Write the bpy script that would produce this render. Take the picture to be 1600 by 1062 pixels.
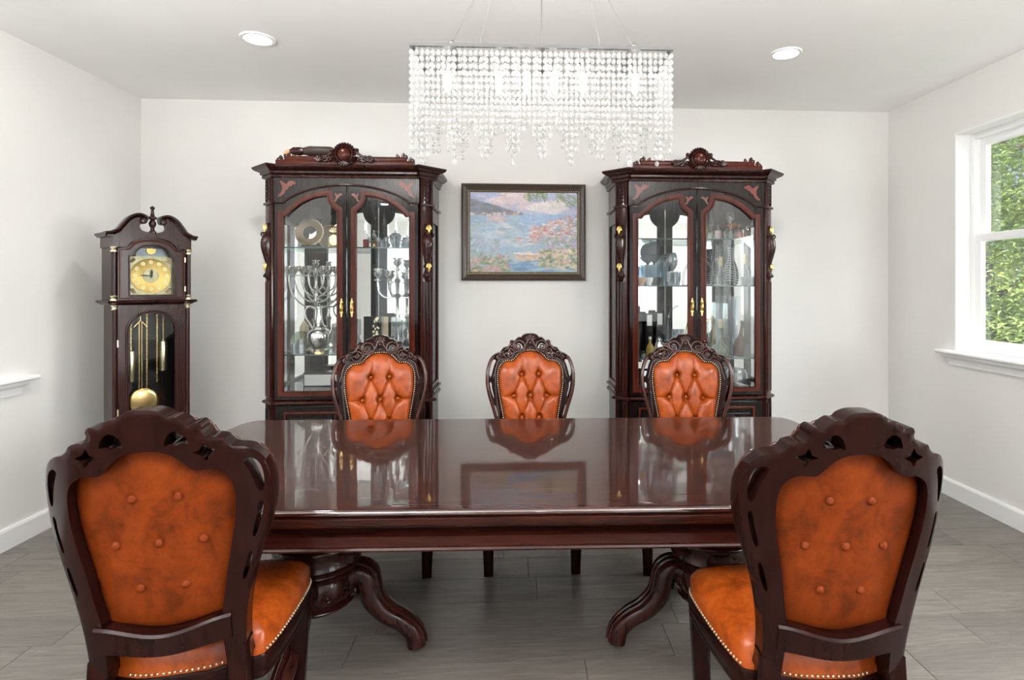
import bpy, bmesh, math, random
import numpy as np
from mathutils import Vector, Matrix
from mathutils.geometry import delaunay_2d_cdt

for o in list(bpy.data.objects):
    bpy.data.objects.remove(o)
SC = bpy.context.scene
COL = SC.collection
PI = math.pi
R = math.radians

# ------------------------------------------------------------------ camera
cam_d = bpy.data.cameras.new('camera')
cam_d.sensor_width = 36.0
cam_d.lens = 880.0 / 1600.0 * 36.0
cam_d.shift_x = -0.0392
cam_d.shift_y = -0.0544
cam_d.clip_start = 0.05
cam = bpy.data.objects.new('camera', cam_d)
COL.objects.link(cam)
cam.location = (0, 0, 1.384)
cam.rotation_euler = (PI / 2, 0, -0.0582)
SC.camera = cam

# ------------------------------------------------------------------ world
W = bpy.data.worlds.new('sky')
SC.world = W
W.use_nodes = True
wn = W.node_tree
wbg = wn.nodes['Background']
tcw = wn.nodes.new('ShaderNodeTexCoord')          # clear day: pale horizon to blue overhead
sep = wn.nodes.new('ShaderNodeSeparateXYZ')
rmp = wn.nodes.new('ShaderNodeValToRGB')
wn.links.new(tcw.outputs['Generated'], sep.inputs[0])
wn.links.new(sep.outputs['Z'], rmp.inputs[0])
ce = rmp.color_ramp.elements
ce[0].position, ce[0].color = 0.0, (0.66, 0.80, 0.98, 1)
ce[1].position, ce[1].color = 0.75, (0.26, 0.46, 0.90, 1)
wn.links.new(rmp.outputs[0], wbg.inputs[0])
wbg.inputs[1].default_value = 0.62

sun_d = bpy.data.lights.new('sun', 'SUN')
sun_d.energy = 4.6
sun_d.angle = R(1.0)
sun_d.color = (1.0, 0.96, 0.88)
sun = bpy.data.objects.new('sun', sun_d)
COL.objects.link(sun)
sun.rotation_euler = (R(31), 0, 0)          # from behind the house, travelling towards +y and down

# ------------------------------------------------------------------ exposure
vs = SC.view_settings
vs.view_transform = 'Standard'
vs.look = 'None'
vs.exposure = 0.72
vs.gamma = 1.0
vs.use_curve_mapping = False
cy = SC.cycles
cy.max_bounces = 10
cy.diffuse_bounces = 4
cy.glossy_bounces = 5
cy.transmission_bounces = 8
cy.transparent_max_bounces = 40
cy.caustics_reflective = False
cy.caustics_refractive = False
cy.sample_clamp_indirect = 6.0

# ------------------------------------------------------------------ daylight lamps outside the openings; door, rear and side ones added
XL, XR, YB, H = -2.677, 2.819, 4.155, 2.70
YR = -3.9                                  # rear wall of the open room behind the camera
XL2, XR2 = -4.6, 4.6                       # the rear half of the room is wider
YJ = -0.75


def daylight(name, loc, rot, sx, sy, watts, col=(1.0, 0.99, 0.985)):
    d = bpy.data.lights.new(name, 'AREA')
    d.shape = 'RECTANGLE'
    d.size, d.size_y = sx, sy
    d.energy = watts
    d.color = col
    o = bpy.data.objects.new(name, d)
    COL.objects.link(o)
    o.location = loc
    o.rotation_euler = rot
    return o


daylight('window_daylight_right', (XR + 1.80, 2.80, 2.75), (0, R(52), 0), 2.4, 2.4, 330)
daylight('glass_door_daylight', (XR + 0.75, 0.05, 1.75), (0, R(42), 0), 1.9, 1.5, 170)
daylight('window_daylight_left', (XL - 0.75, 2.44, 2.05), (0, R(-50), 0), 1.5, 1.5, 38)
daylight('window_daylight_rear', (-1.9, YR - 0.30, 1.55), (R(100), 0, 0), 2.0, 1.9, 24)
daylight('window_daylight_rear', (1.9, YR - 0.30, 1.55), (R(100), 0, 0), 2.0, 1.9, 24)
daylight('window_daylight_side', (XR2 + 0.40, -2.3, 1.75), (0, R(75), 0), 1.5, 1.6, 70)


# ------------------------------------------------------------------ helpers
def tag(o, label=None, cat=None, group=None, kind=None):
    if label: o['label'] = label
    if cat: o['category'] = cat
    if group: o['group'] = group
    if kind: o['kind'] = kind
    return o


def empty(name, loc=(0, 0, 0), rz=0.0):
    o = bpy.data.objects.new(name, None)
    o.empty_display_size = 0.1
    COL.objects.link(o)
    o.location = loc
    o.rotation_euler = (0, 0, rz)
    return o


def copy_tree(o, parent=None):
    c = o.copy()
    COL.objects.link(c)
    c.parent = parent
    for ch in list(o.children):
        copy_tree(ch, c)
    return c


def inpoly(px, pz, poly):
    n = len(poly)
    ins = np.zeros(len(px), bool)
    j = n - 1
    for i in range(n):
        xi, zi = poly[i]
        xj, zj = poly[j]
        if zi != zj:
            c = ((zi > pz) != (zj > pz)) & (px < (xj - xi) * (pz - zi) / (zj - zi) + xi)
            ins ^= c
        j = i
    return ins


def segdist(px, pz, poly, closed=True):
    d = np.full(len(px), 1e9)
    n = len(poly)
    for i in range(n if closed else n - 1):
        ax, az = poly[i]
        bx, bz = poly[(i + 1) % n]
        vx, vz = bx - ax, bz - az
        L = vx * vx + vz * vz + 1e-12
        t = np.clip(((px - ax) * vx + (pz - az) * vz) / L, 0, 1)
        d = np.minimum(d, np.hypot(px - ax - t * vx, pz - az - t * vz))
    return d


def catmull(pts, n=6, closed=False):
    out = []
    m = len(pts)
    rng = range(m if closed else m - 1)
    dim = len(pts[0])
    for i in rng:
        if closed:
            p0, p1, p2, p3 = pts[(i - 1) % m], pts[i], pts[(i + 1) % m], pts[(i + 2) % m]
        else:
            p0, p1, p2, p3 = pts[max(i - 1, 0)], pts[i], pts[i + 1], pts[min(i + 2, m - 1)]
        for k in range(n):
            t = k / n
            out.append(tuple(0.5 * (2 * p1[a] + (p2[a] - p0[a]) * t + (2 * p0[a] - 5 * p1[a] + 4 * p2[a] - p3[a]) * t * t
                                    + (3 * p1[a] - p0[a] - 3 * p2[a] + p3[a]) * t ** 3) for a in range(dim)))
    if not closed:
        out.append(tuple(pts[-1]))
    return out


def area2(poly):
    return sum(poly[i][0] * poly[(i + 1) % len(poly)][1] - poly[(i + 1) % len(poly)][0] * poly[i][1] for i in range(len(poly)))


def offset(poly, d, closed=True):
    """moves a CCW outline outwards by d (mitred)"""
    n = len(poly)
    out = []
    for i in range(n):
        p = poly[i]
        a = poly[i - 1] if (closed or i > 0) else None
        b = poly[(i + 1) % n] if (closed or i < n - 1) else None
        ns = []
        for q0, q1 in ((a, p), (p, b)):
            if q0 is None or q1 is None: continue
            dx, dy = q1[0] - q0[0], q1[1] - q0[1]
            L = math.hypot(dx, dy)
            if L > 1e-9: ns.append((dy / L, -dx / L))
        if len(ns) == 2:
            k = max(1 + ns[0][0] * ns[1][0] + ns[0][1] * ns[1][1], 0.3)
            out.append((p[0] + d * (ns[0][0] + ns[1][0]) / k, p[1] + d * (ns[0][1] + ns[1][1]) / k))
        else:
            out.append((p[0] + d * ns[0][0], p[1] + d * ns[0][1]))
    return out


class MB:
    def __init__(s):
        s.v, s.f = [], []

    def add(s, vs_, fs):
        b = len(s.v)
        s.v.extend([tuple(p) for p in vs_])
        s.f.extend([tuple(i + b for i in f) for f in fs])
        return s

    def box(s, x0, y0, z0, x1, y1, z1, bev=0.0, M=None):
        if bev <= 0:
            vs_ = [(x, y, z) for z in (z0, z1) for y in (y0, y1) for x in (x0, x1)]
            fs = [(0, 2, 3, 1), (4, 5, 7, 6), (0, 1, 5, 4), (2, 6, 7, 3), (0, 4, 6, 2), (1, 3, 7, 5)]
        else:
            bm = bmesh.new()
            bmesh.ops.create_cube(bm, size=1.0)
            for v in bm.verts:
                v.co = Vector(((x0 + x1) / 2 + v.co.x * (x1 - x0), (y0 + y1) / 2 + v.co.y * (y1 - y0), (z0 + z1) / 2 + v.co.z * (z1 - z0)))
            bmesh.ops.bevel(bm, geom=list(bm.edges), offset=bev, segments=2, profile=0.6, affect='EDGES')
            bm.verts.index_update()
            vs_ = [tuple(v.co) for v in bm.verts]
            fs = [tuple(v.index for v in f.verts) for f in bm.faces]
            bm.free()
        if M is not None:
            vs_ = [tuple(M @ Vector(p)) for p in vs_]
        return s.add(vs_, fs)

    def sphere(s, c, r, n=10, m=6):
        if not hasattr(r, '__len__'): r = (r, r, r)
        vs_ = [(c[0], c[1], c[2] + r[2])]
        for j in range(1, m):
            t = PI * j / m
            for i in range(n):
                a = 2 * PI * i / n
                vs_.append((c[0] + r[0] * math.sin(t) * math.cos(a), c[1] + r[1] * math.sin(t) * math.sin(a), c[2] + r[2] * math.cos(t)))
        vs_.append((c[0], c[1], c[2] - r[2]))
        fs = [(0, 1 + i, 1 + (i + 1) % n) for i in range(n)]
        for j in range(m - 2):
            for i in range(n):
                a, b = 1 + j * n + i, 1 + j * n + (i + 1) % n
                fs.append((a, a + n, b + n, b))
        e = len(vs_) - 1
        fs += [(e, 1 + (m - 2) * n + (i + 1) % n, 1 + (m - 2) * n + i) for i in range(n)]
        return s.add(vs_, fs)

    def lathe(s, prof, c=(0, 0, 0), n=24, M=None, close=True, flute=None):
        vs_, fs = [], []
        for (r, z) in prof:
            for i in range(n):
                a = 2 * PI * i / n
                rr = r * (1 + (flute(a, z) if flute else 0))
                vs_.append((rr * math.cos(a), rr * math.sin(a), z))
        for j in range(len(prof) - 1):
            for i in range(n):
                a, b = j * n + i, j * n + (i + 1) % n
                fs.append((a, b, b + n, a + n))
        if close:
            if prof[0][0] > 1e-5: fs.append(tuple(range(n - 1, -1, -1)))
            if prof[-1][0] > 1e-5: fs.append(tuple(range((len(prof) - 1) * n, len(prof) * n)))
        if M is not None: vs_ = [tuple(M @ Vector(p)) for p in vs_]
        vs_ = [(p[0] + c[0], p[1] + c[1], p[2] + c[2]) for p in vs_]
        return s.add(vs_, fs)

    def tube(s, pts, rad, n=8, flat=(1, 1), closed=False, up=None):
        pts = [Vector(p) for p in pts]
        m = len(pts)
        if not hasattr(rad, '__len__'): rad = [rad] * m
        T = []
        for i in range(m):
            a = pts[(i - 1) % m] if closed else pts[max(i - 1, 0)]
            b = pts[(i + 1) % m] if closed else pts[min(i + 1, m - 1)]
            t = (b - a)
            T.append(t.normalized() if t.length > 1e-9 else Vector((0, 0, 1)))
        u = Vector(up) if up is not None else (Vector((0, 0, 1)) if abs(T[0].z) < 0.9 else Vector((1, 0, 0)))
        vs_, fs = [], []
        for i in range(m):
            u = Vector(up) if up is not None else u
            w = T[i].cross(u)
            if w.length < 1e-6: w = T[i].orthogonal()
            w.normalize()
            u2 = w.cross(T[i]).normalized()
            if up is None: u = u2
            for k in range(n):
                a = 2 * PI * (k + 0.5) / n
                vs_.append(tuple(pts[i] + w * (math.cos(a) * rad[i] * flat[0]) + u2 * (math.sin(a) * rad[i] * flat[1])))
        for i in range(m if closed else m - 1):
            for k in range(n):
                a, b = i * n + k, i * n + (k + 1) % n
                c, d = ((i + 1) % m) * n + (k + 1) % n, ((i + 1) % m) * n + k
                fs.append((a, b, c, d))
        if not closed:
            fs.append(tuple(range(n - 1, -1, -1)))
            fs.append(tuple(range((m - 1) * n, m * n)))
        return s.add(vs_, fs)

    def loft(s, rings, cap=True):
        n = len(rings[0])
        vs_ = [p for r in rings for p in r]
        fs = []
        for j in range(len(rings) - 1):
            for i in range(n):
                a, b = j * n + i, j * n + (i + 1) % n
                fs.append((a, b, b + n, a + n))
        if cap:
            fs.append(tuple(range(n - 1, -1, -1)))
            fs.append(tuple(range((len(rings) - 1) * n, len(rings) * n)))
        return s.add(vs_, fs)

    def sweep(s, path, prof, closed=False, cap_top=True, cap_bot=True, M=None):
        """prof: (outward, z) pairs swept round a CCW plan path with mitred corners"""
        rings = [[(x, y, z) for (x, y) in offset(path, o, closed)] for (o, z) in prof]
        n = len(path)
        vs_ = [p for r in rings for p in r]
        fs = []
        for j in range(len(rings) - 1):
            for i in range(n if closed else n - 1):
                a, b = j * n + i, j * n + (i + 1) % n
                fs.append((a, b, b + n, a + n))
        if cap_bot: fs.append(tuple(range(n - 1, -1, -1)))
        if cap_top: fs.append(tuple(range((len(rings) - 1) * n, len(rings) * n)))
        if not closed and len(prof) > 2:
            fs.append(tuple(j * n for j in range(len(prof))))
            fs.append(tuple(j * n + n - 1 for j in range(len(prof) - 1, -1, -1)))
        if M is not None: vs_ = [tuple(M @ Vector(p)) for p in vs_]
        return s.add(vs_, fs)

    def plate(s, outline, holes, d0, d1, P, spacing=None, front=None, back=None):
        """flat or relief plate: outline/holes in (x,z), depth from d0 (back) to d1 (front); P maps (x,z,d)"""
        pts, edges = [], []
        for loop in [outline] + list(holes):
            b = len(pts)
            pts += [Vector((p[0], p[1])) for p in loop]
            edges += [(b + i, b + (i + 1) % len(loop)) for i in range(len(loop))]
        if spacing:
            xs = [p[0] for p in outline]
            zs = [p[1] for p in outline]
            gx, gz = np.meshgrid(np.arange(min(xs), max(xs), spacing), np.arange(min(zs), max(zs), spacing * 0.87))
            gx = gx + (np.arange(gx.shape[0]) % 2)[:, None] * spacing / 2
            gx, gz = gx.ravel(), gz.ravel()
            ok = inpoly(gx, gz, outline)
            for h in holes: ok &= ~inpoly(gx, gz, h)
            gx, gz = gx[ok], gz[ok]
            dm = segdist(gx, gz, outline)
            for h in holes: dm = np.minimum(dm, segdist(gx, gz, h))
            k = dm > spacing * 0.45
            pts += [Vector((a, b)) for a, b in zip(gx[k], gz[k])]
        V, E_, F_, _, _, _ = delaunay_2d_cdt(pts, edges, [], 0, 1e-6)
        cx = np.array([(V[f[0]].x + V[f[1]].x + V[f[2]].x) / 3 for f in F_])
        cz = np.array([(V[f[0]].y + V[f[1]].y + V[f[2]].y) / 3 for f in F_])
        ok = inpoly(cx, cz, outline)
        for h in holes: ok &= ~inpoly(cx, cz, h)
        T = [tuple(f) for f, k in zip(F_, ok) if k]
        X = np.array([v.x for v in V])
        Z = np.array([v.y for v in V])
        D1 = d1 + (front(X, Z) if front else np.zeros(len(X)))
        D0 = d0 - (back(X, Z) if back else np.zeros(len(X)))
        n = len(V)
        vs_ = [P(X[i], Z[i], D1[i]) for i in range(n)] + [P(X[i], Z[i], D0[i]) for i in range(n)]
        fs = list(T) + [(c + n, b + n, a + n) for a, b, c in T]
        cnt = {}
        for f in T:
            for a, b in ((f[0], f[1]), (f[1], f[2]), (f[2], f[0])):
                if (b, a) in cnt: cnt.pop((b, a))
                else: cnt[(a, b)] = 1
        fs += [(b, a, a + n, b + n) for a, b in cnt]
        used = sorted({i for f in fs for i in f})
        mp = {u: i for i, u in enumerate(used)}
        return s.add([vs_[u] for u in used], [tuple(mp[i] for i in f) for f in fs])

    def mesh(s, name, mat, smooth=40):
        me = bpy.data.meshes.new(name)
        me.from_pydata(s.v, [], s.f)
        bm = bmesh.new()
        bm.from_mesh(me)
        bmesh.ops.recalc_face_normals(bm, faces=bm.faces)
        bm.to_mesh(me)
        bm.free()
        if smooth:
            for p in me.polygons: p.use_smooth = True
            me.set_sharp_from_angle(angle=R(smooth))
        if mat is not None: me.materials.append(mat)
        me.update()
        return me

    def build(s, name, mat, parent=None, smooth=40, loc=None, rot=None):
        return link(name, s.mesh(name, mat, smooth), parent, loc, rot)


def link(name, me, parent=None, loc=None, rot=None):
    o = bpy.data.objects.new(name, me)
    COL.objects.link(o)
    o.parent = parent
    if loc is not None: o.location = loc
    if rot is not None: o.rotation_euler = rot
    return o


def spiral(cx, cz, r0, r1, a0, turns, n=22):
    """points of a volute from radius r0 at angle a0 (deg) winding to r1"""
    out = []
    for i in range(n + 1):
        t = i / n
        a = R(a0) + 2 * PI * turns * t
        r = r0 + (r1 - r0) * t ** 0.85
        out.append((cx + r * math.cos(a), cz + r * math.sin(a)))
    return out


def mirror_x(pts):
    return [(-p[0],) + tuple(p[1:]) for p in pts]


# ------------------------------------------------------------------ materials
def mat(name):
    m = bpy.data.materials.new(name)
    m.use_nodes = True
    nt = m.node_tree
    return m, nt, nt.nodes['Principled BSDF']


def setp(b, **k):
    for n, v in k.items():
        n = n.replace('_', ' ')
        if n in b.inputs: b.inputs[n].default_value = v


def rgba(c):
    return (c[0], c[1], c[2], 1.0)


def ramp(nt, fac, stops):
    r = nt.nodes.new('ShaderNodeValToRGB')
    e = r.color_ramp.elements
    while len(e) < len(stops): e.new(0.5)
    for k, (p, c) in enumerate(stops):
        e[k].position = p
        e[k].color = rgba(c)
    nt.links.new(fac, r.inputs[0])
    return r.outputs[0]


def noise(nt, vec, scale, detail=4, rough=0.6, dist=0.0):
    n = nt.nodes.new('ShaderNodeTexNoise')
    n.inputs['Scale'].default_value = scale
    n.inputs['Detail'].default_value = detail
    n.inputs['Roughness'].default_value = rough
    n.inputs['Distortion'].default_value = dist
    if vec is not None: nt.links.new(vec, n.inputs['Vector'])
    return n.outputs['Fac']


def coords(nt, scale=(1, 1, 1), kind='Object', rnd=False):
    t = nt.nodes.new('ShaderNodeTexCoord')
    mp = nt.nodes.new('ShaderNodeMapping')
    mp.inputs['Scale'].default_value = scale
    nt.links.new(t.outputs[kind], mp.inputs['Vector'])
    if rnd:
        oi = nt.nodes.new('ShaderNodeObjectInfo')
        mu = nt.nodes.new('ShaderNodeMath')
        mu.operation = 'MULTIPLY'
        mu.inputs[1].default_value = 57.0
        nt.links.new(oi.outputs['Random'], mu.inputs[0])
        cb = nt.nodes.new('ShaderNodeCombineXYZ')
        for i in range(3): nt.links.new(mu.outputs[0], cb.inputs[i])
        nt.links.new(cb.outputs[0], mp.inputs['Location'])
    return mp.outputs[0]


def bump(nt, b, h, strength, dist=0.002):
    n = nt.nodes.new('ShaderNodeBump')
    n.inputs['Strength'].default_value = strength
    n.inputs['Distance'].default_value = dist
    nt.links.new(h, n.inputs['Height'])
    nt.links.new(n.outputs[0], b.inputs['Normal'])


def paint(name, c, rough=0.6, var=0.02):
    m, nt, b = mat(name)
    f = noise(nt, coords(nt), 1.3, 3)
    nt.links.new(ramp(nt, f, [(0.3, tuple(x * (1 - var) for x in c)), (0.7, tuple(min(1, x * (1 + var)) for x in c))]), b.inputs['Base Color'])
    setp(b, Roughness=rough)
    b.inputs['Specular IOR Level'].default_value = 0.3
    f2 = noise(nt, coords(nt), 160, 2)
    bump(nt, b, f2, 0.08, 0.001)
    return m


def wood(name, c0, c1, rough=0.3, coat=0.5, grain=(3, 30, 30), scale=2.0, coat_rough=0.08, spec=0.5):
    m, nt, b = mat(name)
    f = noise(nt, coords(nt, grain), scale, 6, 0.65, 0.4)
    nt.links.new(ramp(nt, f, [(0.32, c0), (0.68, c1)]), b.inputs['Base Color'])
    setp(b, Roughness=rough)
    b.inputs['Specular IOR Level'].default_value = spec
    b.inputs['Coat Weight'].default_value = coat
    b.inputs['Coat Roughness'].default_value = coat_rough
    return m


def metal(name, c, rough=0.25, var=0.0):
    m, nt, b = mat(name)
    setp(b, Metallic=1.0, Roughness=rough)
    f = noise(nt, coords(nt), 35, 3)
    k = 1 - var
    nt.links.new(ramp(nt, f, [(0.3, tuple(x * k for x in c)), (0.7, c)]), b.inputs['Base Color'])
    return m


def thin_glass(name, tint=(1, 1, 1), refl=0.09, edge=0.6, body=0.0, body_col=(0.9, 0.95, 0.95), rough=0.0):
    """clear walls of glass: transparency, a Fresnel-like reflection and a trace of body colour"""
    m = bpy.data.materials.new(name)
    m.use_nodes = True
    nt = m.node_tree
    nt.nodes.clear()
    out = nt.nodes.new('ShaderNodeOutputMaterial')
    tr = nt.nodes.new('ShaderNodeBsdfTransparent')
    tr.inputs[0].default_value = rgba(tint)
    gl = nt.nodes.new('ShaderNodeBsdfGlossy')
    gl.inputs['Roughness'].default_value = rough
    lw = nt.nodes.new('ShaderNodeLayerWeight')
    lw.inputs[0].default_value = 0.35
    mr = nt.nodes.new('ShaderNodeMapRange')
    mr.inputs['To Min'].default_value = refl
    mr.inputs['To Max'].default_value = edge
    nt.links.new(lw.outputs['Facing'], mr.inputs[0])
    mx = nt.nodes.new('ShaderNodeMixShader')
    nt.links.new(mr.outputs[0], mx.inputs[0])
    nt.links.new(tr.outputs[0], mx.inputs[1])
    nt.links.new(gl.outputs[0], mx.inputs[2])
    last = mx.outputs[0]
    if body > 0:
        df = nt.nodes.new('ShaderNodeBsdfDiffuse')
        df.inputs[0].default_value = rgba(body_col)
        tl = nt.nodes.new('ShaderNodeBsdfTranslucent')
        tl.inputs[0].default_value = rgba(body_col)
        ad = nt.nodes.new('ShaderNodeMixShader')
        ad.inputs[0].default_value = 0.5
        nt.links.new(df.outputs[0], ad.inputs[1])
        nt.links.new(tl.outputs[0], ad.inputs[2])
        m2 = nt.nodes.new('ShaderNodeMixShader')
        m2.inputs[0].default_value = body
        nt.links.new(last, m2.inputs[1])
        nt.links.new(ad.outputs[0], m2.inputs[2])
        last = m2.outputs[0]
    nt.links.new(last, out.inputs[0])
    return m


def glow(name, c, strength):
    m, nt, b = mat(name)
    setp(b, Base_Color=rgba(c), Roughness=0.4)
    b.inputs['Emission Color'].default_value = rgba(c)
    b.inputs['Emission Strength'].default_value = strength
    return m


def leather(name, c0, c1, c2, rough=0.33, spec=0.5, coat=0.0):
    m, nt, b = mat(name)
    f = noise(nt, coords(nt, (1, 1, 0.8)), 11.0, 8, 0.72, 0.35)
    nt.links.new(ramp(nt, f, [(0.30, c0), (0.52, c1), (0.74, c2)]), b.inputs['Base Color'])
    setp(b, Roughness=rough)
    b.inputs['Specular IOR Level'].default_value = spec
    b.inputs['Coat Weight'].default_value = coat
    f2 = noise(nt, coords(nt), 220, 3)
    bump(nt, b, f2, 0.12, 0.001)
    return m


def floor_mat(name):
    m, nt, b = mat(name)
    v = coords(nt, (1.1, 11, 1), rnd=True)
    f = noise(nt, v, 2.6, 8, 0.72, 1.6)
    v2 = coords(nt, (2.2, 70, 1), rnd=True)
    f3 = noise(nt, v2, 3.0, 4, 0.7, 0.6)
    mxn = nt.nodes.new('ShaderNodeMix')
    mxn.inputs[0].default_value = 0.35
    nt.links.new(f, mxn.inputs[2])
    nt.links.new(f3, mxn.inputs[3])
    f = mxn.outputs[0]
    c = ramp(nt, f, [(0.32, (0.062, 0.055, 0.048)), (0.5, (0.125, 0.112, 0.099)), (0.72, (0.215, 0.195, 0.174))])
    oi = nt.nodes.new('ShaderNodeObjectInfo')
    hs = nt.nodes.new('ShaderNodeHueSaturation')
    mr = nt.nodes.new('ShaderNodeMapRange')
    mr.inputs['To Min'].default_value = 0.78
    mr.inputs['To Max'].default_value = 1.2
    nt.links.new(oi.outputs['Random'], mr.inputs[0])
    nt.links.new(mr.outputs[0], hs.inputs['Value'])
    nt.links.new(c, hs.inputs['Color'])
    nt.links.new(hs.outputs[0], b.inputs['Base Color'])
    setp(b, Roughness=0.36)
    b.inputs['Specular IOR Level'].default_value = 0.5
    bump(nt, b, f, 0.12, 0.002)
    return m


M = {}
M['wall'] = paint('wall_paint_warm_white', (0.80, 0.79, 0.77), 0.55)
M['ceiling'] = paint('ceiling_paint_white', (0.93, 0.925, 0.915), 0.7)
M['trim'] = paint('white_trim_paint', (0.88, 0.88, 0.875), 0.35)
M['vinyl'] = paint('white_window_vinyl', (0.90, 0.90, 0.90), 0.3)
M['floor'] = floor_mat('grey_brown_floor_board')
M['groove'] = paint('floor_joint', (0.03, 0.027, 0.024), 0.8)
M['mahogany'] = wood('dark_mahogany', (0.014, 0.0038, 0.0030), (0.034, 0.0080, 0.0054), 0.15, 0.0, (20, 20, 2.5), 2.0, 0.08, 0.30)
M['chairwood'] = wood('chair_mahogany', (0.0065, 0.0019, 0.0015), (0.014, 0.0036, 0.0026), 0.18, 0.0, (24, 24, 3), 2.0, 0.1, 0.10)
M['carved'] = wood('carved_mahogany_worn_edges', (0.022, 0.0072, 0.0055), (0.060, 0.0200, 0.0140), 0.22, 0.0, (24, 24, 12), 2.0, 0.1, 0.42)
M['red_wood'] = wood('red_mahogany_band', (0.032, 0.0060, 0.0034), (0.072, 0.0135, 0.0066), 0.20, 0.0, (18, 18, 3), 2.2, 0.08, 0.20)
M['ebony'] = wood('near_black_stained_wood', (0.0050, 0.0032, 0.0029), (0.0090, 0.0054, 0.0046), 0.12, 0.0, (22, 22, 2), 2.0, 0.06, 0.20)
M['inlay'] = wood('red_marquetry', (0.080, 0.0110, 0.0050), (0.150, 0.0210, 0.0085), 0.28, 0.0, (20, 20, 20), 2.0)
M['tabletop'] = wood('polished_table_mahogany', (0.012, 0.0030, 0.0020), (0.034, 0.0076, 0.0042), 0.3, 0.75, (1.4, 34, 20), 2.4, 0.035, 0.06)
M['tabletop'].node_tree.nodes['Principled BSDF'].inputs['Coat IOR'].default_value = 1.9
M['tableedge'] = wood('table_edge_mahogany', (0.012, 0.0030, 0.0022), (0.036, 0.0080, 0.0048), 0.22, 0.12, (2, 24, 24), 2.2, 0.06, 0.12)
M['clockwood'] = wood('clock_case_mahogany', (0.012, 0.0040, 0.0034), (0.030, 0.0085, 0.0064), 0.22, 0.0, (24, 24, 2), 2.0, 0.12, 0.3)
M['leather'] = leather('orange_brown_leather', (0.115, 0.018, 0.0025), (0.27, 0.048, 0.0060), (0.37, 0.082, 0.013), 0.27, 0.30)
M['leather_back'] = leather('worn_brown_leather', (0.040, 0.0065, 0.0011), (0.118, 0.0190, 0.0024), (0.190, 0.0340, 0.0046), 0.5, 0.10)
M['nail'] = metal('brass_nailhead', (0.66, 0.55, 0.38), 0.3)
M['brass'] = metal('polished_brass', (0.80, 0.58, 0.24), 0.25, 0.15)
M['gold'] = metal('gilded_metal', (0.90, 0.66, 0.26), 0.3, 0.2)
M['dialgold'] = metal('brushed_gold_dial', (0.56, 0.39, 0.12), 0.40, 0.15)
M['cartouche'] = metal('pale_numeral_disc', (0.68, 0.56, 0.30), 0.45)
M['dialplate'] = metal('aged_dial_corner_plate', (0.36, 0.33, 0.20), 0.4, 0.45)
M['palegold'] = metal('pale_gilt', (0.86, 0.76, 0.50), 0.3, 0.1)
M['silver'] = metal('silver', (0.80, 0.79, 0.75), 0.18, 0.25)
M['chrome'] = metal('brushed_steel', (0.30, 0.30, 0.30), 0.35)
M['fixture'] = paint('satin_grey_fixture', (0.13, 0.13, 0.13), 0.45)
M['mirror'] = metal('mirror', (0.86, 0.88, 0.87), 0.0)
M['black'] = paint('black_lacquer', (0.01, 0.01, 0.01), 0.3)
M['pane'] = thin_glass('window_glass', (0.98, 1, 0.99), 0.03, 0.35)
M['doorglass'] = thin_glass('cabinet_glass', (0.97, 0.98, 0.98), 0.018, 0.35)
M['shelfglass'] = thin_glass('shelf_glass', (0.88, 0.95, 0.93), 0.05, 0.6, 0.04, (0.55, 0.75, 0.7))
M['shelfedge'] = thin_glass('shelf_edge_glass', (0.35, 0.5, 0.45), 0.15, 0.6, 0.6, (0.10, 0.17, 0.15))
M['glass'] = thin_glass('clear_glassware', (0.95, 0.97, 0.97), 0.06, 0.85, 0.06, (0.85, 0.9, 0.92))
M['cutglass'] = thin_glass('cut_crystal', (0.90, 0.94, 0.97), 0.18, 0.95, 0.16, (0.86, 0.90, 0.94))
M['bluegl'] = thin_glass('pale_blue_glass', (0.74, 0.86, 0.92), 0.1, 0.8, 0.12, (0.6, 0.75, 0.85))
M['greengl'] = thin_glass('pale_green_glass', (0.75, 0.82, 0.72), 0.08, 0.8, 0.14, (0.6, 0.65, 0.5))
M['amber'] = thin_glass('amber_bottle_glass', (0.50, 0.18, 0.03), 0.06, 0.6, 0.70, (0.13, 0.038, 0.006))
M['crystal'] = thin_glass('chandelier_crystal', (0.97, 0.97, 0.97), 0.10, 0.75, 0.34, (0.93, 0.93, 0.93))
M['bulb'] = glow('lit_bulb', (1.0, 0.97, 0.92), 14.0)
M['lens'] = glow('lit_downlight_lens', (1.0, 0.98, 0.94), 14.0)

# ================================================================== THE SETTING
def struct(name, mb, m, smooth=0, parent=None):
    o = mb.build(name, m, parent, smooth)
    if parent is None: o['kind'] = 'structure'
    return o


T = 0.16
W1 = (2.34, 3.495, 0.95, 2.363)            # right window: y0, y1, z0, z1
W2 = (1.86, 3.020, 0.885, 2.363)           # left window


def wall_x(x0, x1, y0, y1, win):
    mb = MB()
    if win:
        a, b, c, d = win
        mb.box(x0, y0, 0, x1, a, H)
        mb.box(x0, b, 0, x1, y1, H)
        mb.box(x0, a, 0, x1, b, c)
        mb.box(x0, a, d, x1, b, H)
    else:
        mb.box(x0, y0, 0, x1, y1, H)
    return mb


o = struct('wall_back', MB().box(XL - T, YB, 0, XR + T, YB + T, H), M['wall'])
o['label'] = 'plain warm white back wall behind the cabinets'
GD = (-0.70, 0.80, 0.0, 2.08)              # glass door added out of view, to bring light onto the right floor
mb = wall_x(XR, XR + T, GD[1], YB, W1).box(XR, YJ, 0, XR + T, GD[0], H).box(XR, GD[0], GD[3], XR + T, GD[1], H)
o = struct('wall_right', mb, M['wall'])
o['label'] = 'warm white right wall with the window'
o = struct('wall_left', wall_x(XL - T, XL, YJ, YB, W2), M['wall'])
o['label'] = 'warm white left wall beside the clock'
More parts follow.
